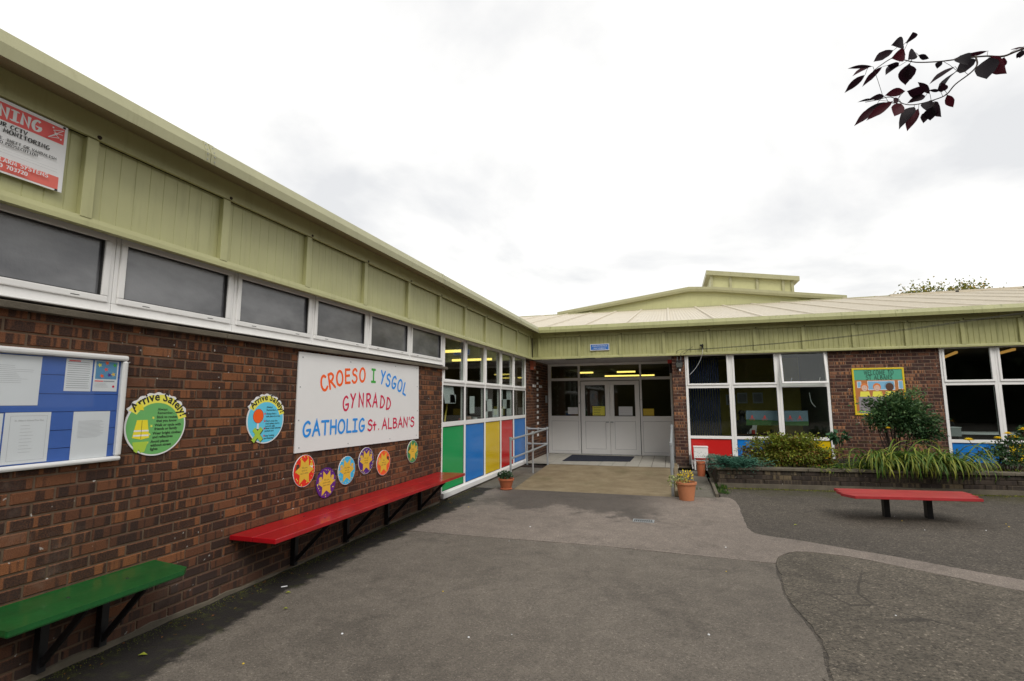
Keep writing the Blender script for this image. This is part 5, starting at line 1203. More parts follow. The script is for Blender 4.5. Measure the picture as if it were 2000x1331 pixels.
# juniper
o=empty('juniper_shrub',(4.5,10.45,.3),'low spreading blue green juniper spilling over the left end of the planter','shrub')
Ps=[];Ds=[];Ns=[];Ts=[]
for i in range(330):
    bxx=4.28+abs(rng.normal(0,.32)); byy=10.42+rng.normal(0,.13)
    if bxx>4.95: bxx=4.3+rng.random()*.6
    a=rng.uniform(-math.pi,math.pi) if rng.random()<.45 else rng.normal(-math.pi/2,.8); Ln=rng.uniform(.20,.46); el=rng.uniform(.15,.9)
    d=np.array([math.cos(a)*1.15,math.sin(a)*.7,0]); p=np.array([bxx,byy,.34+rng.uniform(0,.12)]); nseg=13
    hmax=.56-(bxx-4.35)*.22
    for s_ in range(nseg):
        t=s_/nseg; q=p+d*Ln*t+np.array([0,0,1])*(math.sin(el)*Ln*t*1.1-.38*Ln*t*t*(1.2 if rng.random()<.9 else 2.2)); 
        q[2]=min(q[2],hmax+rng.uniform(-.02,.06))
        for sd_ in (-1,1,0):
            dd=d*.8+np.array([-d[1],d[0],0])*sd_*.7+np.array([0,0,rng.uniform(.0,.5)]); Ps.append(q);Ds.append(dd+rng.normal(0,.15,3));Ns.append(rng.normal(size=3)*.5+[0,0,1]);Ts.append(np.clip(.25+.5*t+rng.normal(0,.12),0,1))
n=len(Ps); mk_leaves('foliage',o,M['lf_juniper'],*leaves_mesh(np.array(Ps),np.array(Ds),np.array(Ns),rng.uniform(.028,.05,n),.009,np.array(Ts),.1))
m=MB()
for i in range(9): a=rng.uniform(-3,0.2); m.tube([(4.55,10.45,.31),(4.55+.25*math.cos(a)*1.4,10.4+.2*math.sin(a),.42),(4.55+.5*math.cos(a)*1.3,10.4+.32*math.sin(a),.40)],[.012,.008,.004],5,M['bark'])
m.build('stem',M['bark'],o)
bush('privet_shrub','rounded yellow green shrub turning orange, in the planter under the office window','shrub',(5.55,10.75,.62),(.82,.36,.37),13000,.05,.03,M['lf_box'],130,.22,.30,.3,9)
bush('privet_shrub','smaller brownish twiggy side shoot of shrub in front of the blue panel','shrub',(4.78,10.72,.60),(.17,.12,.13),300,.04,.022,M['lf_box'],14,.4,.2,.3,4,tonebias=-.25)
# rose bush, vase shaped with bare stems
o=bush('rose_bush','large dark green rose bush with bare lower stems in front of the painted board','rose bush',(7.58,11.45,1.28),(.70,.40,.47),6800,.060,.038,M['lf_rose'],46,.27,.30,.3,0,tonebias=.06)
Pp,rel=cloud(1300,(7.98,11.45,.98),(.30,.24,.26),.3,22,.35); nn=len(Pp); mk_leaves('side_foliage',o,M['lf_rose'],*leaves_mesh(Pp,rel+rng.normal(size=(nn,3))*.6,rng.normal(size=(nn,3))*.6+[0,0,1],rng.uniform(.04,.06,nn),.034,np.clip(rng.normal(.3,.2,nn),0,1)))
Pp,rel=cloud(260,(7.75,11.45,1.70),(.40,.25,.12),.3,16,.25); nn=len(Pp); mk_leaves('shoot_foliage',o,M['lf_rose'],*leaves_mesh(Pp,rel+rng.normal(size=(nn,3))*.6,rng.normal(size=(nn,3))*.6+[0,0,1],rng.uniform(.04,.06,nn),.03,np.clip(rng.normal(.85,.15,nn),0,1)))
m=MB()
for i in range(20):
    a=rng.uniform(0,6.28); q=rng.uniform(.35,1); b=(7.50+.07*math.cos(a),11.45+.05*math.sin(a),.28); e=(7.55+.48*q*math.cos(a),11.45+.3*q*math.sin(a),rng.uniform(1.1,1.6))
    mid=(b[0]*.55+e[0]*.45+rng.normal(0,.03),b[1]*.5+e[1]*.5,.28+(e[2]-.28)*.5)
    m.tube(cr([b,mid,e],4),[.016*(1-.8*t/8) for t in range(9)],6,M['bark'])
m.build('stem',M['bark'],o)
def petals(c,r,mat,parent,name='flower'):
    P=[];D=[];N_=[];L=[]
    for ring,(k,el,ln) in enumerate(((8,.15,1.),(7,.6,.85),(6,1.0,.65),(4,1.35,.5))):
        for i in range(k):
            a=2*math.pi*(i+.5*ring)/k; d=np.array([math.cos(a)*math.cos(el),math.sin(a)*math.cos(el),math.sin(el)]); P.append(np.array(c)+d*r*.05);D.append(d);N_.append([0,0,1] if el<.9 else [math.cos(a),math.sin(a),.4]);L.append(r*ln)
    n=len(P); V,F_,T=leaves_mesh(np.array(P),np.array(D),np.array(N_,float),np.array(L),np.array(L)*.95,np.clip(rng.normal(.5,.2,n),0,1),.15); mk_leaves(name,parent,mat,V,F_,T)
petals((7.28,11.15,1.05),.05,M['lf_yellow'],o)
# yellow rose
o=bush('yellow_rose_bush','sparse rose bush with bright yellow flowers in front of the blue and yellow panels','rose bush',(9.0,11.1,.68),(.62,.28,.36),1250,.055,.036,M['lf_rose'],34,.22,.2,.3,10,tonebias=-.1)
Pp,rel=cloud(420,(9.28,11.1,.98),(.20,.16,.20),.2,12,.35); nn=len(Pp); mk_leaves('upper_foliage',o,M['lf_rose'],*leaves_mesh(Pp,rel+rng.normal(size=(nn,3))*.6,rng.normal(size=(nn,3))*.6+[0,0,1],rng.uniform(.04,.06,nn),.034,np.clip(rng.normal(.3,.2,nn),0,1)))
fl=[(a_,b_,c_*1.5) for a_,b_,c_ in [(8.42,.86,.055),(8.84,.90,.045),(8.98,.98,.045),(9.07,.92,.05),(9.22,1.05,.055),(9.44,1.02,.06),(9.31,1.22,.025),(9.5,1.2,.03),(9.58,1.2,.04),(9.72,.95,.05),(9.9,1.05,.045)]]
for x,z,r_ in fl: petals((x,11.0,z),r_,M['lf_yellow'],o)
m=MB()
for x,z,r_ in fl: m.tube(cr([(9.0+(x-9)*.25,11.1,.35),(9.0+(x-9)*.7,11.08,.35+(z-.35)*.6),(x,11.0,z)],4),[.008]*4+[.005]*5,5,M['bark2'])
m.build('stem',M['bark2'],o)
# low ground cover
def gc(n,x0,x1,y0,y1,z,L,mat,name,label,cat):
    P=np.stack([rng.uniform(x0,x1,n),rng.uniform(y0,y1,n),z+rng.uniform(0,.07,n)],1); D=rng.normal(size=(n,3))*.8+[0,0,.8]; tone=np.clip(rng.normal(.35,.2,n),0,1)
    q=mk_leaves(name,None,mat,*leaves_mesh(P,D,rng.normal(size=(n,3))+[0,0,1],rng.uniform(.5,1.2,n)*L,L*.45,tone),kind='stuff'); tag(q,label,cat); return q
gc(2600,4.5,12.0,10.55,12.6,.28,.05,M['lf_rose'],'ground_cover','low mixed green ground cover leaves on the flower bed soil','ground cover')
gc(900,8.2,11.5,10.75,11.3,.30,.05,M['lf_box'],'fallen_leaves','brownish leaf litter under the yellow rose in the bed','leaves')
# daylilies: every blade its own leaf
def blade(L,W0,droop,lean,name='leaf',n=11):
    vs=[];fs=[];tn=[]
    t0=random.uniform(.1,.75)
    p=np.array([0.,0.]); a=math.pi/2-lean
    for i in range(n+1):
        t=i/n; w=W0*(1-.15*t)*(1 if t<.75 else math.sqrt(max(0,(1-t)/.25)))*.5
        vs+=[(-w,p[0],p[1]+w*.4),(0,p[0],p[1]),(w,p[0],p[1]+w*.4)]
        a-=droop/n*(.3+1.6*t); p=p+np.array([math.cos(a),math.sin(a)])*L/n
    for i in range(n):
        b=3*i
        for k in (0,1): fs.append((b+k,b+k+1,b+k+4,b+k+3)); tn+= [(min(1,max(0,t0+(.28 if i>n*.7 else 0)+.03*k)),0)]*4
    me=bpy.data.meshes.new(name); me.from_pydata(vs,[],fs); me.materials.append(M['lf_lily']); l=me.uv_layers.new(name='Tone'); l.data.foreach_set('uv',np.array(tn,dtype='f').ravel()); me.polygons.foreach_set('use_smooth',[True]*len(fs)); return me
BL=[blade(random.uniform(.6,1.25),random.uniform(.016,.027),random.uniform(1.9,3.5),random.uniform(.02,.5)) for _ in range(22)]
BS=[blade(random.uniform(.35,.5),random.uniform(.014,.02),random.uniform(1.4,2.6),random.uniform(.1,.6)) for _ in range(12)]
def lily(c,n,label,spread,forward=0.,bl=BL,zs=1.):
    o=empty('daylily_clump',c,label,'plant','arching daylily clumps in the planter')
    for i in range(n):
        me=random.choice(bl); ob=bpy.data.objects.new('leaf',me); COL.objects.link(ob); ob.parent=o
        a=random.uniform(0,2*math.pi)
        if random.random()<forward: a=math.pi+random.gauss(0,.75)
        ob.location=(random.gauss(0,spread*1.35),random.gauss(.03,.10),-.03); ob.rotation_euler=(0,random.gauss(0,.1),a); s_=random.uniform(.75,1.15); ob.scale=(1,s_,s_*zs)
lily((7.08,10.66,.31),170,'middle clump of arching strap leaves hanging over the planter coping, left half',.13,.62)
lily((7.55,10.62,.31),170,'largest clump of arching strap leaves hanging over the coping behind the red bench',.16,.66)
lily((7.95,10.66,.31),120,'right hand clump of arching yellowing strap leaves near the blue panel',.13,.5)
lily((6.55,10.72,.31),120,'finer grassy clump of strap leaves beside the orange tinged shrub',.2,.3,BS,.8)
lily((6.1,10.5,.31),70,'low thin grassy tuft in front of the orange tinged shrub by the coping',.16,.3,BS,.6)
# small pale plant by the wall
o=bush('hollyhock','small pale leaved young plant against the brick wall between window and painted board','plant',(6.75,12.2,.86),(.16,.1,.2),60,.11,.09,M['lf_holly'],8,.4,.1,.3,4,stemr=.006)
# pots
def pot(name,label,c,R0,R1,H,mat,sq=False):
    o=empty(name,c,label,'flower pot'); m=MB(); t=.012
    m.lathe(c,[(0,.002),(R0,.0),(R0*1.02,.01),(R1*.97,H-.04),(R1*.97,H-.038),(R1*1.07,H-.036),(R1*1.08,H-.002),(R1*1.05,H),(R1*.98,H),(R1*.95,H-.03),(0,H-.035)],28,mat); m.build('pot',mat,o,smooth=False)
    m=MB(); m.lathe((c[0],c[1],c[2]),[(0,H-.02),(R1*.5,H-.022),(R1*.95,H-.03)],14,M['soil']); m.build('soil',M['soil'],o); return o
c1=(.545,8.86,.005); o=pot('plant_pot','terracotta pot with dark leaved plant and small white flowers at the left ramp corner',c1,.085,.135,.20,M['terracotta'])
m=MB(); m.lathe(c1,[(0,.0),(.10,.0),(.115,.02),(.105,.03),(.09,.03)],24,M['terracotta']); m.build('saucer',M['terracotta'],o)
P,rel=cloud(260,(c1[0]-.02,c1[1],.255),(.125,.10,.06),.1); nn=len(P); mk_leaves('foliage',o,M['lf_rose'],*leaves_mesh(P,rel+rng.normal(size=(nn,3))*.7+[0,0,.5],rng.normal(size=(nn,3))+[0,0,1],.045,.024,np.clip(rng.normal(.15,.15,nn),0,1)))
for q in ((-.05,.30),(.02,.31),(.06,.285),(-.09,.28),(.0,.275)): petals((c1[0]+q[0],c1[1]-.06,q[1]),.02,M['lf_white'],o)
c2=(3.62,8.74,.005); o=pot('plant_pot','orange clay pot with yellowing variegated trailing plant at the right ramp corner',c2,.11,.152,.285,M['terracotta2'])
P,rel=cloud(150,(c2[0]-.13,c2[1]-.05,.30),(.15,.10,.09),.1); nn=len(P); mk_leaves('foliage',o,M['lf_var'],*leaves_mesh(P,rel+rng.normal(size=(nn,3))*.7+[-.2,0,0],rng.normal(size=(nn,3))+[0,0,1],.042,.026,rng.random(nn)))
P,rel=cloud(110,(c2[0]+.0,c2[1],.37),(.12,.08,.09),.1); nn=len(P); mk_leaves('dry_foliage',o,M['lf_yellow'],*leaves_mesh(P,rel+[0,0,.6]+rng.normal(size=(nn,3))*.5,rng.normal(size=(nn,3))+[0,0,1],.04,.016,rng.random(nn)))
m=MB(); 
for i in range(12): a=rng.uniform(0,6.28); m.tube([(c2[0]+.03*math.cos(a),c2[1]+.03*math.sin(a),.25),(c2[0]+.07*math.cos(a),c2[1]+.06*math.sin(a),.36),(c2[0]+.10*math.cos(a),c2[1]+.08*math.sin(a),.40+.05*rng.random())],.003,4,M['bark2'])
m.build('stem',M['bark2'],o)
c3=(3.99,11.5,.0); m=MB(); m.lathe(c3,[(0,0),(.075,0),(.082,.26),(.092,.27),(.09,.31),(.07,.31),(.07,.28)],20,M['terracotta']); q=m.build('tall_pot',M['terracotta']); tag(q,'tall narrow brown pot standing by the left end of the planter','flower pot')
m=MB(); m.box(3.90,4.20,12.45,12.70,.28,.52,M['upvc']); m.box(3.9,3.93,12.5,12.65,0,.28,M['upvc']); m.box(4.15,4.18,12.5,12.65,0,.28,M['upvc']); m.box(3.89,4.21,12.44,12.71,.5205,.535,M['upvc']); q=m.build('white_box',M['upvc']); tag(q,'white plastic box on legs behind the juniper below the office window','box')
m=MB(); m.tube(cr([(3.84,12.75,.42),(3.845,12.70,.25),(3.86,12.66,.10),(3.87,12.55,.02)],6),.016,8,M['upvc']); m.box(3.80,3.85,12.80,12.9,.10,.30,M['galv']); q=m.build('pipe',M['upvc']); tag(q,'thin white waste pipe at the foot of the brick pier','pipe')
# weeds along joints
def tuft(c,n,L,label,sx=.05):
    P=np.stack([rng.normal(c[0],sx,n),rng.normal(c[1],sx,n),np.full(n,c[2])],1); D=rng.normal(size=(n,3))*.5+[0,0,1]
    q=mk_leaves('weed',None,M['lf_lily'],*leaves_mesh(P,D,rng.normal(size=(n,3)),rng.uniform(.5,1.2,n)*L,L*.14,np.clip(rng.normal(.3,.2,n),0,1)),kind='stuff'); tag(q,label,'weeds')
tuft((4.22,9.55,.0),90,.09,'tuft of grass weeds beside the edging kerb',.06); tuft((4.25,10.0,0),90,.10,'tuft of weeds at the corner of the planter wall',.05); tuft((3.78,9.75,.01),60,.05,'small weeds in the joint of the slab path',.07)
# moss and grit at the foot of the wall
n=3600; yy=rng.uniform(1.5,8.9,n); xx=bx+.03+np.abs(rng.normal(0,.07,n)); P=np.stack([xx,yy,np.full(n,.006)],1); D=rng.normal(size=(n,3))+[0,0,.5]
q=mk_leaves('moss',None,M['lf_tree'],*leaves_mesh(P,D,rng.normal(size=(n,3)),rng.uniform(.004,.012,n),.006,np.clip(rng.normal(.05,.1,n),0,1)),kind='stuff'); tag(q,'moss and grit gathered along the foot of the brick wall','moss')
n=2600; t_=rng.uniform(0,7,n); P=np.stack([4.2+t_*ca,10.15+t_*sa-.06-np.abs(rng.normal(0,.05,n)),np.full(n,.004)],1)
q=mk_leaves('moss',None,M['lf_tree'],*leaves_mesh(P,rng.normal(size=(n,3))+[0,0,.5],rng.normal(size=(n,3)),rng.uniform(.01,.03,n),.012,np.clip(rng.normal(.3,.2,n),0,1)),kind='stuff'); tag(q,'moss line along the foot of the stone planter wall','moss')
# scattered litter
n=150; P=np.stack([bx+.04+np.abs(rng.normal(0,.16,n)),rng.uniform(1.6,9,n),np.full(n,.012)],1)
q=mk_leaves('leaf_litter',None,M['lf_box'],*leaves_mesh(P,rng.normal(size=(n,3))*[1,1,.15],np.tile([0,0,1.],(n,1))+rng.normal(0,.3,(n,3)),rng.uniform(.008,.03,n),.012,np.clip(rng.normal(.1,.15,n),0,1)),kind='stuff'); tag(q,'bits of brown leaf litter along the foot of the brick wall','leaf litter')
lit=[('fallen_leaf',(.33,3.62),'curled brown leaf on the wet strip under the red bench',.05,'lf_box'),('fallen_leaf',(.20,2.50),'dry leaf beneath the green bench bracket',.06,'lf_box'),('fallen_leaf',(.55,3.35),'small leaf at the edge of the dark strip',.04,'lf_box'),('fallen_leaf',(4.86,7.35),'pale leaf on the dark tarmac near the path edge',.05,'lf_box'),('fallen_leaf',(6.9,6.6),'pale leaf on the dark tarmac right of the free standing bench',.05,'lf_box')]
for nm,(x,y),lb,L,mt in lit:
    q=mk_leaves(nm,None,M[mt],*leaves_mesh(np.array([[x,y,.012]]),np.array([[1.,.4,.1]]),np.array([[0,0.,1]]),L,L*.6,np.array([.8]))); tag(q,lb,'leaf')
m=MB(); m.bar((.20,3.72,.012),(.235,3.755,.012),.009,.006,M['paper']); q=m.build('cigarette_end',M['paper']); tag(q,'white cigarette end on the mossy strip under the red bench','litter')
m=MB(); m.lathe((.24,2.02,.01),[(0,.03),(.02,.028),(.034,.012),(.03,0),(0,0)],9,M['paper']); q=m.build('stone',M['paper']); tag(q,'small pale stone at the foot of the green bench bracket','stone')
for i in range(26):
    x,y=(rng.uniform(.3,4.1),rng.uniform(1.5,8.5)) if i<14 else (rng.uniform(4.5,7.5),rng.uniform(2.5,8.5))
    m=MB(); s_=rng.uniform(.004,.010); m.lathe((x,y,.006),[(0,s_*.8),(s_*.8,s_*.5),(s_,0)],6,M['paper'] if i%3 else M['mustard']); q=m.build('pebble',M['paper']); tag(q,'tiny pale pebble lying loose on the tarmac','pebble','pebbles scattered over the tarmac')
# ------------------------------------------------------------------ purple leaved tree, its branch reaching into the view
LV=[]
exec_lv=None
o=empty('plum_tree',(6.7,1.3,0),'purple leaved tree whose thin leafy branch hangs into the upper right of the view','tree')
m=MB(); m.tube(cr([(6.7,1.3,0),(6.72,1.32,1.0),(6.65,1.4,2.0),(6.7,1.35,3.2),(6.8,1.3,4.6)],5),[.13-.004*i for i in range(21)],10,M['bark']); m.build('trunk',M['bark'],o,smooth=True)
tw1=[(6.68,1.36,2.6),(6.2,1.8,2.95),(5.4,2.05,2.98),(4.9,2.08,2.84),(4.664,2.075,2.785),(4.608,2.08,2.772),(4.565,2.086,2.786),(4.529,2.095,2.796),(4.478,2.099,2.801),(4.426,2.103,2.807),(4.364,2.104,2.819),(4.328,2.111,2.842),(4.301,2.12,2.863),(4.262,2.131,2.848),(4.241,2.147,2.838)]
tw2=[(4.534,2.09,2.797),(4.52,2.06,2.745),(4.494,2.052,2.714),(4.453,2.064,2.687),(4.432,2.081,2.663),(4.401,2.094,2.657),(4.348,2.099,2.652),(4.312,2.107,2.666),(4.277,2.112,2.703),(4.233,2.12,2.704),(4.2,2.13,2.708)]
def tb(pts,r0,r1):
    q=cr(pts,4); m=MB(); m.tube(q,[r0+(r1-r0)*(i/(len(q)-1))**.5 for i in range(len(q))],7,M['bark']); m.build('branch',M['bark'],o,smooth=True)
tb(tw1[:4],.03,.006); tb(tw1[3:],.0045,.0014); tb(tw2,.0032,.0013)
for k in range(9):
    a=2*math.pi*k/9; tb([(6.7,1.35,2.6+.15*k),(6.9+.7*math.cos(a)*.6,1.2+.7*math.sin(a),3.4+.1*k),(7.2+1.1*math.cos(a),1.0+1.1*math.sin(a),4.0+.1*k)],.03,.006)
LV=[(4.266,1.952,2.802,4.206,1.895,2.769,0.036),(4.243,1.968,2.799,4.16,1.915,2.732,0.025),(4.259,1.931,2.75,4.207,1.907,2.73,0.039),(4.328,2.072,2.801,4.328,2.112,2.74,0.043),(4.339,2.049,2.827,4.301,2.014,2.779,0.037),(4.335,2.019,2.795,4.36,2.006,2.768,0.016),(4.147,1.916,2.72,4.075,1.859,2.66,0.012),(4.133,1.92,2.697,4.078,1.953,2.658,0.021),(4.229,2.03,2.782,4.168,2.051,2.725,0.019),(4.277,2.041,2.783,4.225,1.999,2.727,0.026),(4.397,2.01,2.753,4.387,2.023,2.733,0.029),(4.59,2.123,2.827,4.488,2.13,2.82,0.015),(4.511,2.122,2.815,4.492,2.082,2.736,0.049),(4.464,2.074,2.76,4.383,2.073,2.706,0.02),(4.47,2.063,2.74,4.39,2.017,2.645,0.04),(4.57,2.085,2.78,4.537,2.044,2.678,0.055),(4.664,2.177,2.824,4.661,2.218,2.795,0.03),(4.693,2.129,2.823,4.634,2.092,2.798,0.026),(4.728,2.19,2.847,4.721,2.199,2.822,0.019),(4.307,2.073,2.697,4.25,2.092,2.7,0.026),(4.349,2.036,2.661,4.282,2.006,2.657,0.04),(4.358,2.053,2.655,4.29,2.029,2.622,0.022),(4.191,1.941,2.618,4.129,1.904,2.593,0.016),(4.191,2.031,2.66,4.116,1.965,2.62,0.007),(4.211,1.933,2.591,4.127,1.928,2.529,0.025),(4.163,1.953,2.586,4.095,1.944,2.524,0.023),(4.265,2.009,2.619,4.235,1.991,2.563,0.04),(4.345,2.108,2.649,4.277,2.068,2.548,0.034),(4.375,2.035,2.621,4.381,2.015,2.55,0.033),(4.381,2.067,2.639,4.35,2.04,2.593,0.044),(4.363,2.026,2.598,4.367,2.058,2.562,0.04),(4.41,2.031,2.636,4.434,2.049,2.595,0.023),(4.284,2.073,2.673,4.251,2.026,2.628,0.019),(4.384,1.985,2.627,4.357,1.947,2.638,0.018),(4.42,2.093,2.687,4.387,2.094,2.696,0.011)]
TWP=[tuple(p) for p in cr(tw1[3:],6)]+[tuple(p) for p in cr(tw2,6)]; PET=[]
for q in list(LV[::3]):
    a_=Vector(q[:3])+Vector((rng.normal(0,.008),rng.normal(0,.02),rng.normal(0,.006))); d_=Vector(q[3:6])-Vector(q[:3]); d_.rotate(Euler((0,rng.normal(0,.5),rng.normal(0,.3)))); b_=a_+d_*rng.uniform(.6,.95); LV.append((*a_,*b_,q[6]*.85))
LV.sort(key=lambda q:-q[0])
for q in LV:
    A=np.array(q[:3]);B=np.array(q[3:6]);w=q[6]; d=B-A; L=np.linalg.norm(d); d/=L
    vd=np.array([3.442,0,1.573])-A; vd/=np.linalg.norm(vd); nr=vd+rng.normal(0,.3,3); sd_=np.cross(d,nr); sd_/=np.linalg.norm(sd_); up=np.cross(sd_,d)
    rows=[(0,0),(.05,.14),(.14,.5),(.27,.86),(.42,1.0),(.56,.95),(.70,.74),(.82,.46),(.92,.18),(1,0)]; vs=[];fs=[]
    bend=rng.uniform(-.10,.10); 
    for t,ww in rows:
        c=A+d*L*t+up*L*bend*math.sin(t*math.pi)+sd_*L*.05*math.sin(t*2.5); h=min(w,.62*L+.004)*.56*ww*rng.uniform(.93,1.07)
        vs+=[c-sd_*h+up*h*.3,c,c+sd_*h+up*h*.3]
    for i in range(len(rows)-1):
        b=3*i; fs+=[(b,b+1,b+4,b+3),(b+1,b+2,b+5,b+4)]
    m=MB(); m.add(vs,fs); tn=rng.random()**1.6;
    tp=min(TWP,key=lambda t:(Vector(t)-Vector(A)).length); PET.append((tp,A)); TWP.append(tuple(Vector(A)*.9+Vector(B)*.1)); m.build('leaf',M['lf_plum'],o,smooth=True,uvs={'Tone':[(tn,0)]*(4*len(fs))})
for tp,A in PET:
    m=MB(); mid=(Vector(tp)+Vector(A))/2+Vector((0,0,.004)); m.tube([tp,mid,Vector(A)],.0008,5,M['bark']); m.build('leaf_stalk',M['bark'],o)
P,rel=cloud(5200,(7.6,.7,4.3),(1.45,1.35,1.2),.3,60,.3); nn=len(P); mk_leaves('foliage',o,M['lf_plum'],*leaves_mesh(P,rel+rng.normal(size=(nn,3))*.6,rng.normal(size=(nn,3))+[0,0,1],.085,.045,np.clip(rng.normal(.3,.2,nn),0,1)))
# ------------------------------------------------------------------ tree beyond the roof
o=empty('tree',(17.3,32,0),'autumn leaved tree top showing above the far right roof ridge','tree')
m=MB(); m.tube([(17.3,32,0),(17.35,32,3),(17.3,32,5.6)],[.22,.18,.1],8,M['bark'])
for k in range(26):
    x=15.6+3.8*k/25+rng.normal(0,.1); m.tube([(17.3+(x-17.3)*.3,32,5.0),(17.3+(x-17.3)*.75,32+rng.normal(0,.5),6.6),(x,32+rng.normal(0,.6),7.15+rng.uniform(-.1,.35))],[.05,.03,.008],5,M['bark'])
m.build('trunk',M['bark'],o)
Pn=[];
for k in range(30):
    x=15.6+3.8*k/29+rng.normal(0,.1); top=7.2+.3*math.sin(k*1.9)+rng.uniform(-.25,.3); q=rng.normal(size=(130,3))*[.13,.35,.24]+[x,32,top-.3]; Pn.append(q)
Pn.append(np.stack([rng.uniform(15.2,19.6,2600),rng.uniform(31,33,2600),rng.uniform(5.0,6.7,2600)],1))
P=np.concatenate(Pn); nn=len(P); mk_leaves('crown',o,M['lf_tree'],*leaves_mesh(P,rng.normal(size=(nn,3)),rng.normal(size=(nn,3))+[0,0,1],rng.uniform(.10,.17,nn),.10,np.clip(rng.normal(.35,.3,nn),0,1)))
# trees on the street side, mirrored in the glass
first=None
for i,(x,y,s_) in enumerate(((-14,-20,1.1),(-8,-22,1.2),(-2,-23,1.15),(4,-22,1.2),(10,-23,1.25),(16,-22,1.1),(22,-21,1.2),(28,-19,1.2),(33,-12,1.2),(35,-4,1.2),(35,4,1.2),(33,12,1.1))):
    if first is None:
        o=empty('street_tree',(x,y,0)); first=o
        m=MB(); m.tube([(x,y,0),(x,y,2),(x+.1,y,4.5)],[.3,.24,.12],8,M['bark']); m.build('trunk',M['bark'],o)
        P,rel=cloud(6500,(x,y,4.6),(4.9,3.6,4.5),.2,70,.36); nn=len(P); mk_leaves('crown',o,M['lf_back'],*leaves_mesh(P,rng.normal(size=(nn,3)),rng.normal(size=(nn,3))+[0,0,1],rng.uniform(.45,.8,nn),.45,np.clip(rng.normal(.4,.25,nn),0,1)))
    else:
        o=first.copy(); COL.objects.link(o); o.location=(x,y,0); o.scale=(s_,s_,s_); o.rotation_euler=(0,0,i*1.3)
        for ch in [c for c in first.children if c.name.split('.')[0] in('trunk','crown')]:
            c=ch.copy(); COL.objects.link(c); c.parent=o; c.matrix_parent_inverse=ch.matrix_parent_inverse.copy()
    tag(o,'dark leafy tree of the street row behind the camera, '+['first','second','third','fourth','fifth','sixth','seventh','eighth','ninth','tenth','eleventh','last'][i]+' from the left wing','tree','trees along the street side')
# unseen leaf screens, added to keep the bright horizon out of window reflections
def screen_hedge(x0,y0,x1,y1,h,label):
    o=empty('screen_hedge',((x0+x1)/2,(y0+y1)/2,0),label,'screen_hedge'); m=MB(); m.bar((x0,y0,h/2-.1),(x1,y1,h/2-.1),1.0,h-.3,M['lf_back']); m.build('core',M['lf_back'],o,uvs={'Tone':[(.2,0)]*24})
    n=4200; t=rng.random(n); L=math.hypot(x1-x0,y1-y0); nx,ny=-(y1-y0)/L,(x1-x0)/L; s_=rng.uniform(-.65,.65,n); P=np.stack([x0+(x1-x0)*t+nx*s_,y0+(y1-y0)*t+ny*s_,rng.uniform(0,h+.25*np.sin(t*40),n)],1)
    mk_leaves('foliage',o,M['lf_back'],*leaves_mesh(P,rng.normal(size=(n,3)),rng.normal(size=(n,3)),.4,.25,np.clip(rng.normal(.4,.3,n),0,1)))
screen_hedge(-20,-17,37,-17,3.6,'long tall dark leaf screen added behind the camera, hides the horizon in reflections')
screen_hedge(38,-17,38,16,3.6,'tall dark leaf screen added at the far right, hides the horizon in reflections')
# ------------------------------------------------------------------ office interior
m=MB(); 
for i in range(13): x=3.87+.055*i; m.box(x,x+.038,13.10+.02*(i%2),13.115+.02*(i%2),.75,2.6,M['curtain'])
q=m.build('blind',M['curtain']); tag(q,'navy vertical blind drawn across the left pane of the office window','blind')
o=empty('desk',(5.4,13.9,.04),'office desk with monitor just inside the office window','desk'); m=MB(); m.box(4.95,6.5,13.55,14.25,.74,.77,M['bark2']); m.build('top',M['bark2'],o)
for x in (5.0,6.45):
    for y in (13.6,14.2): m=MB(); m.box(x-.02,x+.02,y-.02,y+.02,.04,.739,M['black']); m.build('leg',M['black'],o)
m=MB(); m.prism([(5.20,.772),(5.40,.772),(5.43,1.0),(5.24,1.0)],(0,13.7,0),(1,0,0),(0,0,1),(0,-.01,0),M['paper']); q=m.build('paper_stand',M['paper']); tag(q,'white sheet standing upright on the office desk','paper')
m=MB(); m.lathe((5.33,13.62,.771),[(0,.0),(.035,0),(.04,.09),(.035,.09),(.03,.01)],12,M['signred']); q=m.build('mug',M['signred']); tag(q,'red mug on the office desk','mug')
for i,(x,mt,h_) in enumerate(((5.12,'mustard',.08),(5.18,'paper',.06),(5.75,'black',.10),(5.9,'paper',.05))):
    m=MB(); m.box(x-.03,x+.03,13.62,13.70,.771,.771+h_,M[mt]); m.box(x-.022,x+.022,13.63,13.69,.771+h_,.776+h_,M[mt]); q=m.build('desk_clutter',M[mt]); tag(q,['mustard box left of the red mug on the office desk','small white box left of the red mug on the desk','black box to the right of the mug on the office desk','flat white pad at the right end of the office desk'][i],'desk item')
o=empty('banner',(5.7,13.12,.98),'sky blue and green picture strip with small red cyclists inside the office window','picture')
b=MB(); b.box(5.12,6.42,13.12,13.124,1.0,1.34,M['dimsky']); b.build('sheet',M['mblue'],o)
a=Art((0,13.1195,0),UF,NF,.0006); a.poly([(5.12,1.0),(6.42,1.0),(6.42,1.10),(6.0,1.09),(5.6,1.12),(5.12,1.14)],M['dimgreen'])
for cu in (5.25,5.52,6.05,6.25):
    for d in (-.035,.035): a.ribbon([(cu+d+.022*math.cos(t),1.14+.022*math.sin(t)) for t in np.linspace(0,6,10)],.005,M['signred'],cap=False)
    a.poly([(cu-.03,1.16),(cu+.03,1.16),(cu+.01,1.23),(cu-.01,1.23)],M['signred'])
a.flush('picture',o)
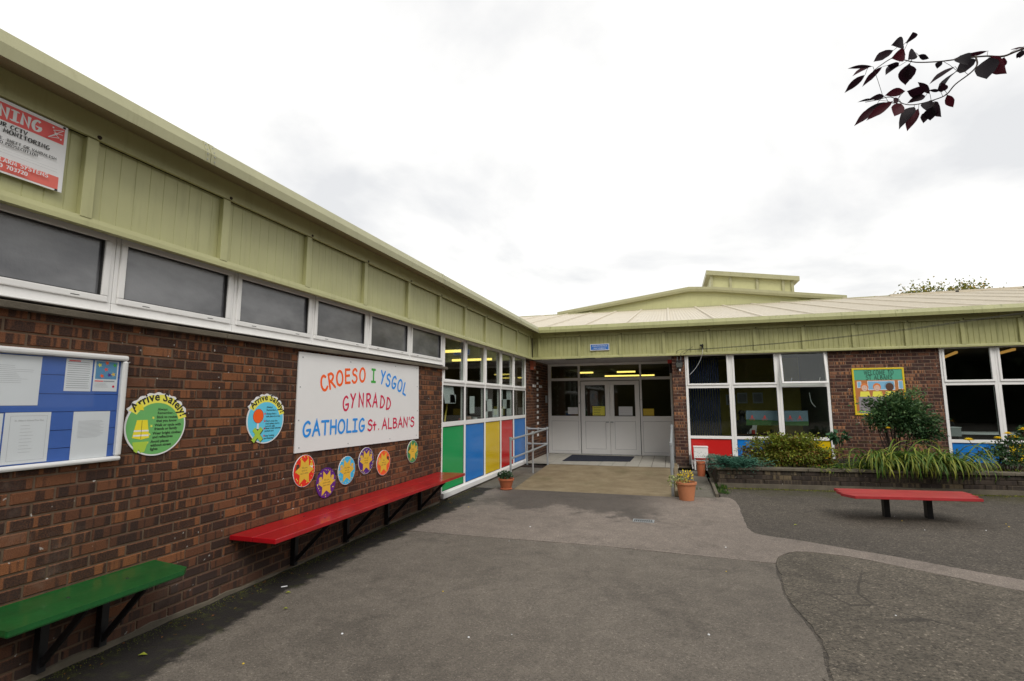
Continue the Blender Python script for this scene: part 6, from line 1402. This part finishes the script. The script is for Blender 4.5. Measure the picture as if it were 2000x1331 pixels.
for i,(x,z) in enumerate(((4.95,1.45),(5.25,1.5),(5.65,1.5))):
    m=MB(); m.box(x,x+.26,15.68,15.695,z,z+.3,M['paper']); m.box(x+.03,x+.23,15.672,15.679,z+.04,z+.26,M['grey']); q=m.build('wall_notice',M['paper']); tag(q,['notice on the yellow office wall seen just right of the blind','middle of three notices on the yellow office wall','right hand one of three notices on the yellow office wall'][i],'notice')
m=MB(); m.tube(cr([(6.5,13.2,1.75),(6.52,13.18,1.55),(6.60,13.2,1.42)],4),.008,6,M['paper']); q=m.build('cord',M['paper']); tag(q,'pale looped cord hanging inside the right pane of the office window','cord')
m=MB(); m.box(9.05,9.3,13.2,13.5,.80,.98,M['galv']); m.box(9.04,9.31,13.19,13.51,.981,.99,M['paper']); q=m.build('grey_box',M['galv']); tag(q,'grey box on the sill inside the right hand classroom window','box')
m=MB(); m.box(9.35,11.5,13.6,14.3,.82,.85,M['paper']); 
for x in (9.4,11.4): m.box(x,x+.04,13.65,14.25,.04,.819,M['black'])
q=m.build('table',M['paper']); tag(q,'pale topped table inside the right hand classroom','table')
# people inside, seated
def person(name,loc,rz,label,sc=1.):
    o=empty(name,loc,label,'person'); o.rotation_euler=(0,0,rz)
    def skin(nm,verts,edges,rad,mat,root=0):
        me=bpy.data.meshes.new(nm); me.from_pydata(verts,edges,[]); ob=bpy.data.objects.new(nm,me); COL.objects.link(ob)
        md=ob.modifiers.new('skin','SKIN'); sv=me.skin_vertices[0].data
        for i,r_ in enumerate(rad): sv[i].radius=(r_ if isinstance(r_,tuple) else (r_,r_)); sv[i].use_root=(i==root)
        sb=ob.modifiers.new('sub','SUBSURF'); sb.levels=2; sb.render_levels=2
        dg=bpy.context.evaluated_depsgraph_get(); nm_=bpy.data.meshes.new_from_object(ob.evaluated_get(dg)); nm_.materials.clear(); nm_.materials.append(mat)
        bpy.data.objects.remove(ob); ob=bpy.data.objects.new(nm,nm_); COL.objects.link(ob); ob.parent=o; nm_.polygons.foreach_set('use_smooth',[True]*len(nm_.polygons)); return ob
    V=[(0,0,.46),(0,.01,.62),(0,.03,.82),(0,.05,.98),(0,.03,1.06),(0,.0,1.13),(0,-.01,1.22),
       (.17,.03,.97),(.22,-.03,.72),(.17,-.26,.70),(.14,-.36,.72),(-.17,.03,.97),(-.22,-.03,.72),(-.17,-.26,.70),(-.14,-.36,.72),
       (.10,-.05,.45),(.13,-.42,.46),(.13,-.44,.10),(.13,-.55,.05),(-.10,-.05,.45),(-.13,-.42,.46),(-.13,-.44,.10),(-.13,-.55,.05)]
    E_=[(0,1),(1,2),(2,3),(3,4),(4,5),(5,6),(3,7),(7,8),(8,9),(9,10),(3,11),(11,12),(12,13),(13,14),(0,15),(15,16),(16,17),(17,18),(0,19),(19,20),(20,21),(21,22)]
    Rr=[(.15,.12),(.14,.11),(.16,.12),(.14,.10),.06,.055,.085,.075,.052,.042,.035,.075,.052,.042,.035,.085,.07,.05,.04,.085,.07,.05,.04]
    body=skin('body',V,E_,Rr,M['cloth'])
    hd=skin('head',[(0,0,1.13),(0,-.01,1.22),(0,-.015,1.30)],[(0,1),(1,2)],[.055,.085,.075],M['skinm'])
    hr=skin('hair',[(0,.03,1.15),(0,.02,1.32)],[(0,1)],[.10,.088],M['hair'])
    return o
pp=person('person',(5.10,13.72,.04),R(190),'person in a dark jacket sitting at the office desk with back to the window')
pp2=person('person',(9.50,14.5,.10),R(150),'person in dark clothes sitting inside the right hand classroom, barely visible')
for p_,(x,y),lb in ((pp,(5.10,13.72),'black office chair under the person in the office window'),(pp2,(9.50,14.5),'dark chair under the person inside the right hand classroom')):
    o=empty('office_chair',(x,y,.04),lb,'chair'); m=MB(); m.box(x-.22,x+.22,y-.22,y+.22,.40,.45,M['black']); m.build('seat',M['black'],o,bevel=.02)
    m=MB(); m.tube([(x,y,.08),(x,y,.40)],.03,8,M['black']); m.bar((x-.25,y,.07),(x+.25,y,.07),.05,.04,M['black']); m.bar((x,y-.25,.07),(x,y+.25,.07),.049,.038,M['black']); m.build('base',M['black'],o)
